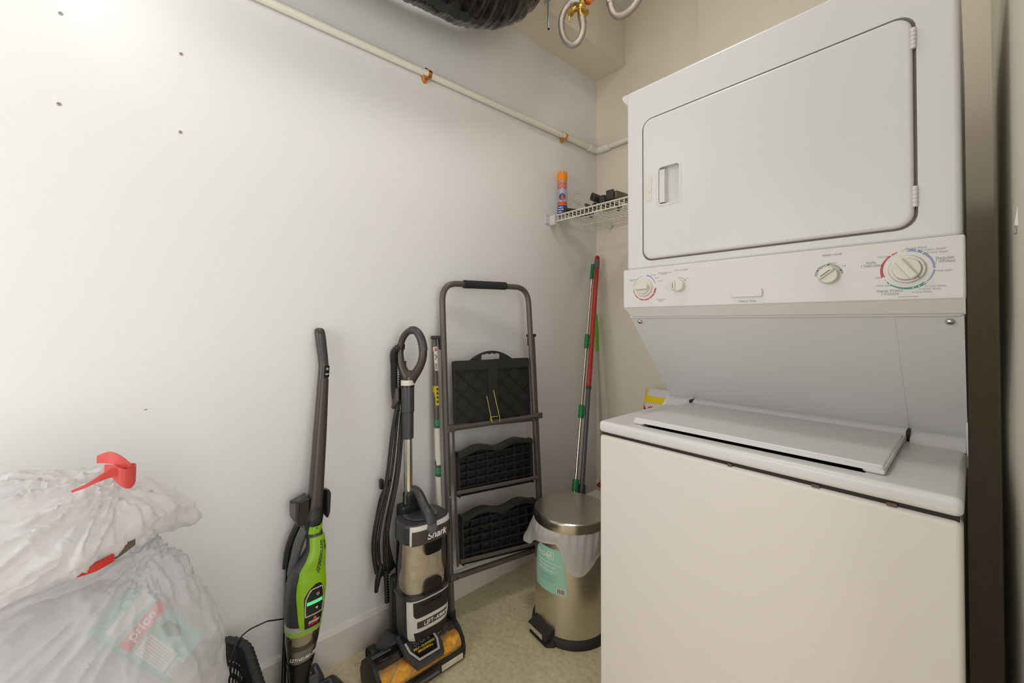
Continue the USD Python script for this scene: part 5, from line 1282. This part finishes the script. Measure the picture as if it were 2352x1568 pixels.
obj('wand', cyl(wand(0.55), wand(0.80), 0.0155, sides=28), 'chrome', uv)
obj('wand_grip', tube([wand(0.775), wand(0.777), wand(0.872), wand(0.874), wand(0.965), wand(0.985)], [0.0185, 0.0205, 0.0210, 0.0235, 0.0240, 0.0235], 28), 'graphite', uv, smooth=35)
wr_ = obj('wand_ring', tube([wand(0.972), wand(0.992)], 0.0250, 28), 'label_white', uv)
obj('ring_band', tube([wand(0.966), wand(0.973)], 0.0252, 28), 'gloss_black', uv)
la = np.array([0.917, 0.39, 0.0])
la /= np.linalg.norm(la)
lb_ = np.cross(la, (0, 0, 1.0))
hc = wand(1.09) + la * 0.006 + np.array([0, 0.008, 0])


def hl(a, z, d=0.0):
    return hc * np.array([1, 1, 0]) + la * a + np.array([0, 0, z]) + lb_ * d


outl = [hl(0.000, 0.985), hl(-0.024, 1.010), hl(-0.046, 1.052), hl(-0.051, 1.095), hl(-0.042, 1.140), hl(-0.018, 1.170), hl(0.010, 1.180), hl(0.036, 1.163), hl(0.054, 1.125), hl(0.057, 1.085), hl(0.047, 1.052), hl(0.026, 1.020), hl(0.006, 0.995)]
lp = smooth_path(outl, 90)
lr = np.interp(np.arange(90), [0, 8, 25, 45, 60, 75, 89], [0.020, 0.018, 0.0125, 0.0125, 0.0150, 0.0150, 0.018])
lh = obj('loop_handle', tube(lp, lr, 20), 'gunmetal', uv, smooth=60)
obj('loop_throat', hullspheres([(*hl(0.0, 0.992), 0.022), (*hl(-0.012, 1.016), 0.013), (*hl(0.014, 1.014), 0.013)]), 'gunmetal', lh, smooth=60)
obj('loop_trigger', tube(lp[44:66] + la * 0.003, 0.0152, 18), 'graphite', lh, smooth=60)
obj('loop_rivet', cat(*[trimesh.creation.icosphere(1, 0.0024).apply_translation(p) for p in (lp[28] - np.array([0, 0.0125, 0]), lp[70] - np.array([0, 0.0145, 0]))]), 'gap_dark', lh)
# ribbed hose looping down behind the handle
hs = smooth_path([hl(-0.050, 1.105, 0.0), (-1.466, 0.738, 1.116), (-1.470, 0.716, 1.106), (-1.472, 0.707, 1.07), (-1.470, 0.709, 1.00), (-1.468, 0.711, 0.94), (-1.466, 0.716, 0.90)], 260)
hr = 0.0130 + 0.0017 * np.sin(np.arange(260) * 2 * np.pi / 6.5)
obj('hose', tube(hs, hr, 16), 'cord_black', uv, smooth=True)
obj('hose', tube(smooth_path([(-1.463, 0.742, 1.06), (-1.464, 0.739, 0.98), (-1.462, 0.738, 0.91)], 110), 0.0127 + 0.0017 * np.sin(np.arange(110) * 2 * np.pi / 6.5), 16), 'cord_black', uv, smooth=True)
obj('cord_hook', hullspheres([(-1.455, 0.716, 0.955, 0.009), (-1.452, 0.713, 0.915, 0.011), (-1.462, 0.703, 0.89, 0.008)]), 'gunmetal', uv, smooth=50)
obj('cord_hook', hullspheres([(-1.452, 0.652, 0.315, 0.011), (-1.450, 0.640, 0.27, 0.010), (-1.452, 0.636, 0.235, 0.007)]), 'satin_black', uv, smooth=50)
rng = np.random.default_rng(11)
for k in range(9):
    f_ = k / 8
    y0, y1 = 0.722 + 0.040 * f_, 0.646 + 0.060 * f_
    bulge = 0.010 * rng.normal() - 0.010 * (1 - f_)
    xx = -1.468 + 0.030 * rng.random()
    pts_ = smooth_path([(xx, y0, 0.925 + 0.01 * rng.random()), (xx - 0.004, y0 - 0.012 + bulge, 0.80), (xx, (y0 + y1) / 2 - 0.004 + bulge, 0.60), (xx + 0.004, y1 - 0.010 + bulge, 0.42), (xx, y1, 0.265 + 0.03 * f_)], 40)
    obj('power_cord', tube(pts_, 0.0052, 8), 'cord_black', uv)
obj('power_cord', tube(smooth_path([(-1.462, 0.694, 0.62), (-1.478, 0.668, 0.57), (-1.480, 0.650, 0.50), (-1.472, 0.630, 0.40), (-1.464, 0.640, 0.29)], 40), 0.0045, 8), 'cord_black', uv)
obj('plug', rbox(-1.492, -1.474, 0.660, 0.674, 0.585, 0.622, 0.004), 'satin_black', uv)
obj('cord_sleeve', tube(smooth_path([(-1.440, 0.668, 0.30), (-1.436, 0.668, 0.25), (-1.430, 0.668, 0.19)], 60), 0.0085 + 0.0012 * np.sin(np.arange(60) * 2 * np.pi / 5), 12), 'satin_black', uv)
for z, y in ((0.425, 0.842), (0.27, 0.842)):
    obj('side_clip', cat(cyl((-1.375, y, z), (-1.355, y + 0.018, z + 0.01), 0.008)), 'satin_black', uv)

# ------------------------------------------------------------------ black laundry basket by the left wall
BX0, BX1, BY0, BY1, BH = -1.478, -0.930, -0.34, 0.224, 0.285
lbk = thing('laundry_basket', 'black plastic lattice laundry basket holding the white plastic bags', 'laundry basket', ((BX0 + BX1) / 2, (BY0 + BY1) / 2, 0))


def bring(z, off=0.0):
    ins = 0.05 * (1 - z / BH)
    c = np.array(rrect(BX0 + ins - off, BX1 - ins + off, BY0 + ins - off, BY1 - ins + off, 0.11).exterior.segmentize(0.012).coords)[:-1]
    return c


NPER = 150


def per(z, off=0.0):
    ins = 0.05 * (1 - z / BH)
    ring = rrect(BX0 + ins - off, BX1 - ins + off, BY0 + ins - off, BY1 - ins + off, 0.11).exterior
    return np.array([ring.interpolate(k / NPER, normalized=True).coords[0] for k in range(NPER)])


def wall_band(z0, z1, th=0.003):
    o0, o1, i0, i1 = per(z0), per(z1), per(z0, -th), per(z1, -th)
    v = np.vstack([np.column_stack([p, np.full(NPER, z)]) for p, z in ((o0, z0), (o1, z1), (i1, z1), (i0, z0))])
    k = np.arange(NPER)
    k2 = (k + 1) % NPER
    q = np.vstack([np.stack([a * NPER + k, b * NPER + k, b * NPER + k2, a * NPER + k2], 1) for a, b in ((0, 1), (1, 2), (2, 3), (3, 0))])
    return trimesh.Trimesh(v, np.vstack([q[:, [0, 1, 2]], q[:, [0, 2, 3]]]), process=False)


bands = [wall_band(0.243, 0.280), wall_band(0.0, 0.03)] + [wall_band(0.043 + 0.0232 * k, 0.0510 + 0.0232 * k) for k in range(9)]
lo_, hi_ = per(0.03), per(0.243)
li_, hii = per(0.03, -0.003), per(0.243, -0.003)
bars = []
for k in range(0, NPER, 1):
    t_ = (lo_[(k + 1) % NPER] - lo_[k]) * 0.22
    t2 = (hi_[(k + 1) % NPER] - hi_[k]) * 0.22
    v8 = np.array([[*(lo_[k] - t_), 0.03], [*(lo_[k] + t_), 0.03], [*(li_[k] + t_), 0.03], [*(li_[k] - t_), 0.03], [*(hi_[k] - t2), 0.243], [*(hi_[k] + t2), 0.243], [*(hii[k] + t2), 0.243], [*(hii[k] - t2), 0.243]])
    bars.append(trimesh.Trimesh(v8, [[0, 1, 5], [0, 5, 4], [1, 2, 6], [1, 6, 5], [2, 3, 7], [2, 7, 6], [3, 0, 4], [3, 4, 7]], process=False))
obj('lattice_wall', cat(*bands, *bars), 'basket_black', lbk, smooth=False, kind='stuff')
rp = np.column_stack([per(BH, 0.004), np.full(NPER, BH - 0.006)])
rp2 = []
for k in range(NPER):
    for s_ in range(3):
        rp2.append(rp[k] + (rp[(k + 1) % NPER] - rp[k]) * s_ / 3)
obj('rim', tube(np.array(rp2), 0.0128 + 0.0012 * np.sin(np.arange(len(rp2)) * 2 * np.pi / 4.0), 14, closed=True), 'basket_black', lbk, smooth=True)
base = per(0.0)
obj('basket_floor', put(prism(sg.Polygon(base), 0.004), (0, 0, 0), (1, 0, 0), (0, 1, 0)), 'basket_black', lbk, smooth=False)

# ------------------------------------------------------------------ the two bags


def bag_mesh(spheres, tie, amp, freq, seed, edge=0.0055, pleat=0.017):
    h = hullspheres(spheres, 20)
    h = h.refine_to_length(edge)
    m = h.to_mesh()
    v, f = np.array(m.vert_properties[:, :3], float), np.array(m.tri_verts)
    tm = trimesh.Trimesh(v, f)
    trimesh.smoothing.filter_taubin(tm, iterations=14)
    v = np.array(tm.vertices)
    nrm = np.array(tm.vertex_normals)
    d = v - np.asarray(tie)
    r = np.linalg.norm(d, axis=1)
    u = d / (r[:, None] + 1e-9)
    # pleats radiating from the tied neck, then broader creases
    az = np.arctan2(d[:, 1], -d[:, 2])
    az2 = np.arctan2(d[:, 0], -d[:, 2])
    wob = meshkit.fbm(v * 8, 2, seed + 9)
    q = np.stack([az * 5.0 + wob * 0.8, az2 * 3.0, r * 5.0], -1)
    pl = (1 - np.abs(meshkit.fbm(q, 3, seed) - 0.5) * 2) ** 5 - 0.35
    pl *= pleat * np.clip(1.25 - r / 0.32, 0.22, 1.0)
    rid = (1 - np.abs(meshkit.fbm(v * freq + 0.9 * wob[:, None], 2, seed + 2) - 0.5) * 2) ** 6
    fin = (1 - np.abs(meshkit.fbm(v * np.array([1.0, 2.2, 1.2]) * freq * 2.1 + 0.9 * wob[:, None], 2, seed + 4) - 0.5) * 2) ** 6
    low = meshkit.fbm(v * 6, 2, seed + 5) - 0.5
    out = v + nrm * (pl + amp * (rid - 0.3) + amp * 0.35 * (fin - 0.3) + 0.035 * low)[:, None]
    return out, np.array(tm.faces)


B2 = [(-1.13, -0.02, 0.66, 0.075), (-1.16, 0.005, 0.735, 0.022), (-1.11, 0.035, 0.60, 0.07), (-1.08, 0.058, 0.50, 0.075), (-1.06, 0.06, 0.38, 0.075), (-1.10, -0.20, 0.62, 0.14), (-1.06, -0.20, 0.36, 0.18), (-1.08, -0.02, 0.28, 0.11), (-1.22, 0.02, 0.35, 0.09), (-1.20, -0.18, 0.50, 0.12)]
b2 = thing('trash_bag', 'lower translucent white plastic bag, showing a mint carton inside, standing in the basket', 'plastic bag', (-1.09, -0.06, 0.17), 'white plastic bags of recycling')
obj('film', bag_mesh(B2, (-1.15, 0.0, 0.74), 0.008, 10, 21), 'bag_film_thin', b2, smooth=60)
core = bag_mesh([(x - 0.01, y - 0.022, z - 0.022, max(r * 0.72, 0.012)) for x, y, z, r in B2 if z < 0.7], (-1.15, 0.0, 0.74), 0.006, 9, 5, 0.02)
obj('contents', core, 'bag_contents', b2, smooth=60)
B1 = [(-1.15, -0.08, 0.855, 0.060), (-1.13, -0.17, 0.835, 0.095), (-1.13, -0.34, 0.800, 0.135), (-1.14, -0.48, 0.78, 0.14), (-1.17, 0.005, 0.815, 0.040), (-1.20, 0.055, 0.770, 0.022), (-1.235, 0.100, 0.746, 0.010), (-1.08, -0.10, 0.80, 0.05)]
b1 = thing('trash_bag', 'upper knotted white plastic bag with red drawstring lying on the pile', 'plastic bag', (-1.14, -0.18, 0.75), 'white plastic bags of recycling')
obj('film', bag_mesh(B1, (-1.11, -0.045, 0.905), 0.0065, 9, 3), 'bag_film', b1, smooth=60)


def ribbon(pts, w, th=0.0012, n=40):
    """A thin strap along pts; w gives its width vector at each point."""
    p = smooth_path(pts, n)
    w = np.asarray(w, float)
    W_ = np.stack([np.interp(np.linspace(0, len(w) - 1, n), np.arange(len(w)), w[:, k]) for k in range(3)], 1)
    t = np.gradient(p, axis=0)
    nn = np.cross(t, W_)
    nn /= np.linalg.norm(nn, axis=1, keepdims=True) + 1e-9
    ring = np.stack([p - W_ / 2 + nn * th, p + W_ / 2 + nn * th, p + W_ / 2 - nn * th, p - W_ / 2 - nn * th], 1)
    v = ring.reshape(-1, 3)
    i, j = np.meshgrid(np.arange(n - 1), np.arange(4), indexing='ij')
    q = np.stack([i * 4 + j, i * 4 + (j + 1) % 4, (i + 1) * 4 + (j + 1) % 4, (i + 1) * 4 + j], -1).reshape(-1, 4)
    f = np.vstack([q[:, [0, 1, 2]], q[:, [0, 2, 3]], [[0, 2, 1], [0, 3, 2], [4 * n - 4, 4 * n - 3, 4 * n - 2], [4 * n - 4, 4 * n - 2, 4 * n - 1]]])
    return trimesh.Trimesh(v, f, process=False)


def TB(u, v, x):
    return photo(u / 2.861, 1020 + v / 2.861, (x, 0, 0), (1, 0, 0))


zv = np.array([0.0, 0.0, 1.0])
obj('drawstring', ribbon([TB(640, 100, -1.10), TB(720, 88, -1.085), TB(800, 118, -1.075), TB(870, 165, -1.075), TB(890, 165, -1.09)], [zv * 0.014, zv * 0.022, zv * 0.022, zv * 0.020, zv * 0.016]), 'film_red_thin', b1, smooth=50)
obj('drawstring', ribbon([TB(470, 310, -1.055), TB(560, 275, -1.055), TB(680, 210, -1.06), TB(760, 180, -1.068), TB(830, 155, -1.075), TB(850, 130, -1.085)], [zv * 0.004, zv * 0.006, zv * 0.010, zv * 0.016, zv * 0.012, zv * 0.008]), 'film_red_thin', b1, smooth=50)
obj('drawstring', ribbon([TB(690, 165, -1.09), TB(760, 190, -1.07), TB(820, 225, -1.062), TB(870, 215, -1.07), TB(885, 165, -1.085), TB(850, 150, -1.095)], [zv * 0.018, zv * 0.022, zv * 0.032, zv * 0.038, zv * 0.026, zv * 0.014]), 'film_red_thin', b1, smooth=50)
# printed carton inside the lower bag
cc = np.array([-1.062, 0.018, 0.605])
ex = TB(1340, 1080, -1.0) - TB(880, 700, -1.0)
ex /= np.linalg.norm(ex)
ez = np.array([0.80, 0.22, 0.55])
ez -= ex * (ex @ ez)
ez /= np.linalg.norm(ez)
ey = np.cross(ez, ex)


def cpt(m):
    v, f = arr(m)
    return trimesh.Trimesh(cc + v[:, :1] * ex + v[:, 1:2] * ey + v[:, 2:3] * ez, f, process=False)


ca = thing('printed_carton', 'mint and pink printed carton showing through the lower white bag', 'carton', tuple(cc))
obj('carton_box', cpt(rbox(-0.085, 0.085, -0.040, 0.040, -0.045, 0.012, 0.003)), 'carton_teal', ca)
obj('pink_band', cpt(box(-0.045, -0.020, -0.0395, 0.0395, 0.012, 0.0126)), 'carton_pink', ca, smooth=False)
obj('white_panel', cpt(box(-0.012, 0.060, -0.036, -0.004, 0.012, 0.0126)), 'carton_white', ca, smooth=False)
obj('white_panel', cpt(box(-0.080, -0.055, -0.036, 0.036, 0.012, 0.0126)), 'carton_white', ca, smooth=False)
obj('green_print', cpt(prism(sg.Polygon([(-0.005, 0.012), (0.02, 0.006), (0.045, 0.018), (0.03, 0.028), (0.0, 0.026)]), 0.0006).apply_translation((0, 0, 0.012))), 'carton_green', ca, smooth=False)
tm_ = meshkit.text_mesh('price', 0.015, 0.0005, True)
tv = np.array(tm_.vertices)
obj('band_word', cpt((np.stack([-0.036 + 0 * tv[:, 0] - 0 + (tv[:, 1] * -1.0) + 0.008, tv[:, 0] - tv[:, 0].mean(), 0.0128 + tv[:, 2]], 1), tm_.faces)), 'print_white', ca, smooth=False)
obj('barcode_panel', cpt(box(0.066, 0.083, -0.034, -0.006, 0.012, 0.0126)), 'carton_white', ca, smooth=False)
obj('barcode_line', cpt(cat(*[box(0.0675 + 0.0022 * k, 0.0675 + 0.0022 * k + 0.0009 + 0.0004 * (k % 2), -0.031, -0.010, 0.0126, 0.013) for k in range(7)])), 'print_grey', ca, smooth=False)
obj('panel_lines', cpt(cat(*[box(-0.008, 0.055, -0.033 + 0.004 * k, -0.0322 + 0.004 * k, 0.0126, 0.013) for k in range(7)])), 'print_grey', ca, smooth=False)
# something red and something brown caught between the two bags
it = thing('red_packet', 'shiny red packet wedged between the two white bags', 'packet', (-1.07, -0.05, 0.76))
obj('packet', ribbon([TB(505, 858, -1.06), TB(620, 808, -1.058), TB(745, 742, -1.065)], [zv * 0.006, zv * 0.014, zv * 0.012], 0.004), 'item_red', it, smooth=50)
it = thing('brown_tray', 'dull brown tray edge wedged between the two white bags', 'tray', (-1.1, -0.02, 0.78))
obj('tray', ribbon([TB(665, 765, -1.085), TB(775, 708, -1.085), TB(890, 640, -1.085)], [zv * 0.012, zv * 0.018, zv * 0.008], 0.005), 'item_brown', it, smooth=50)
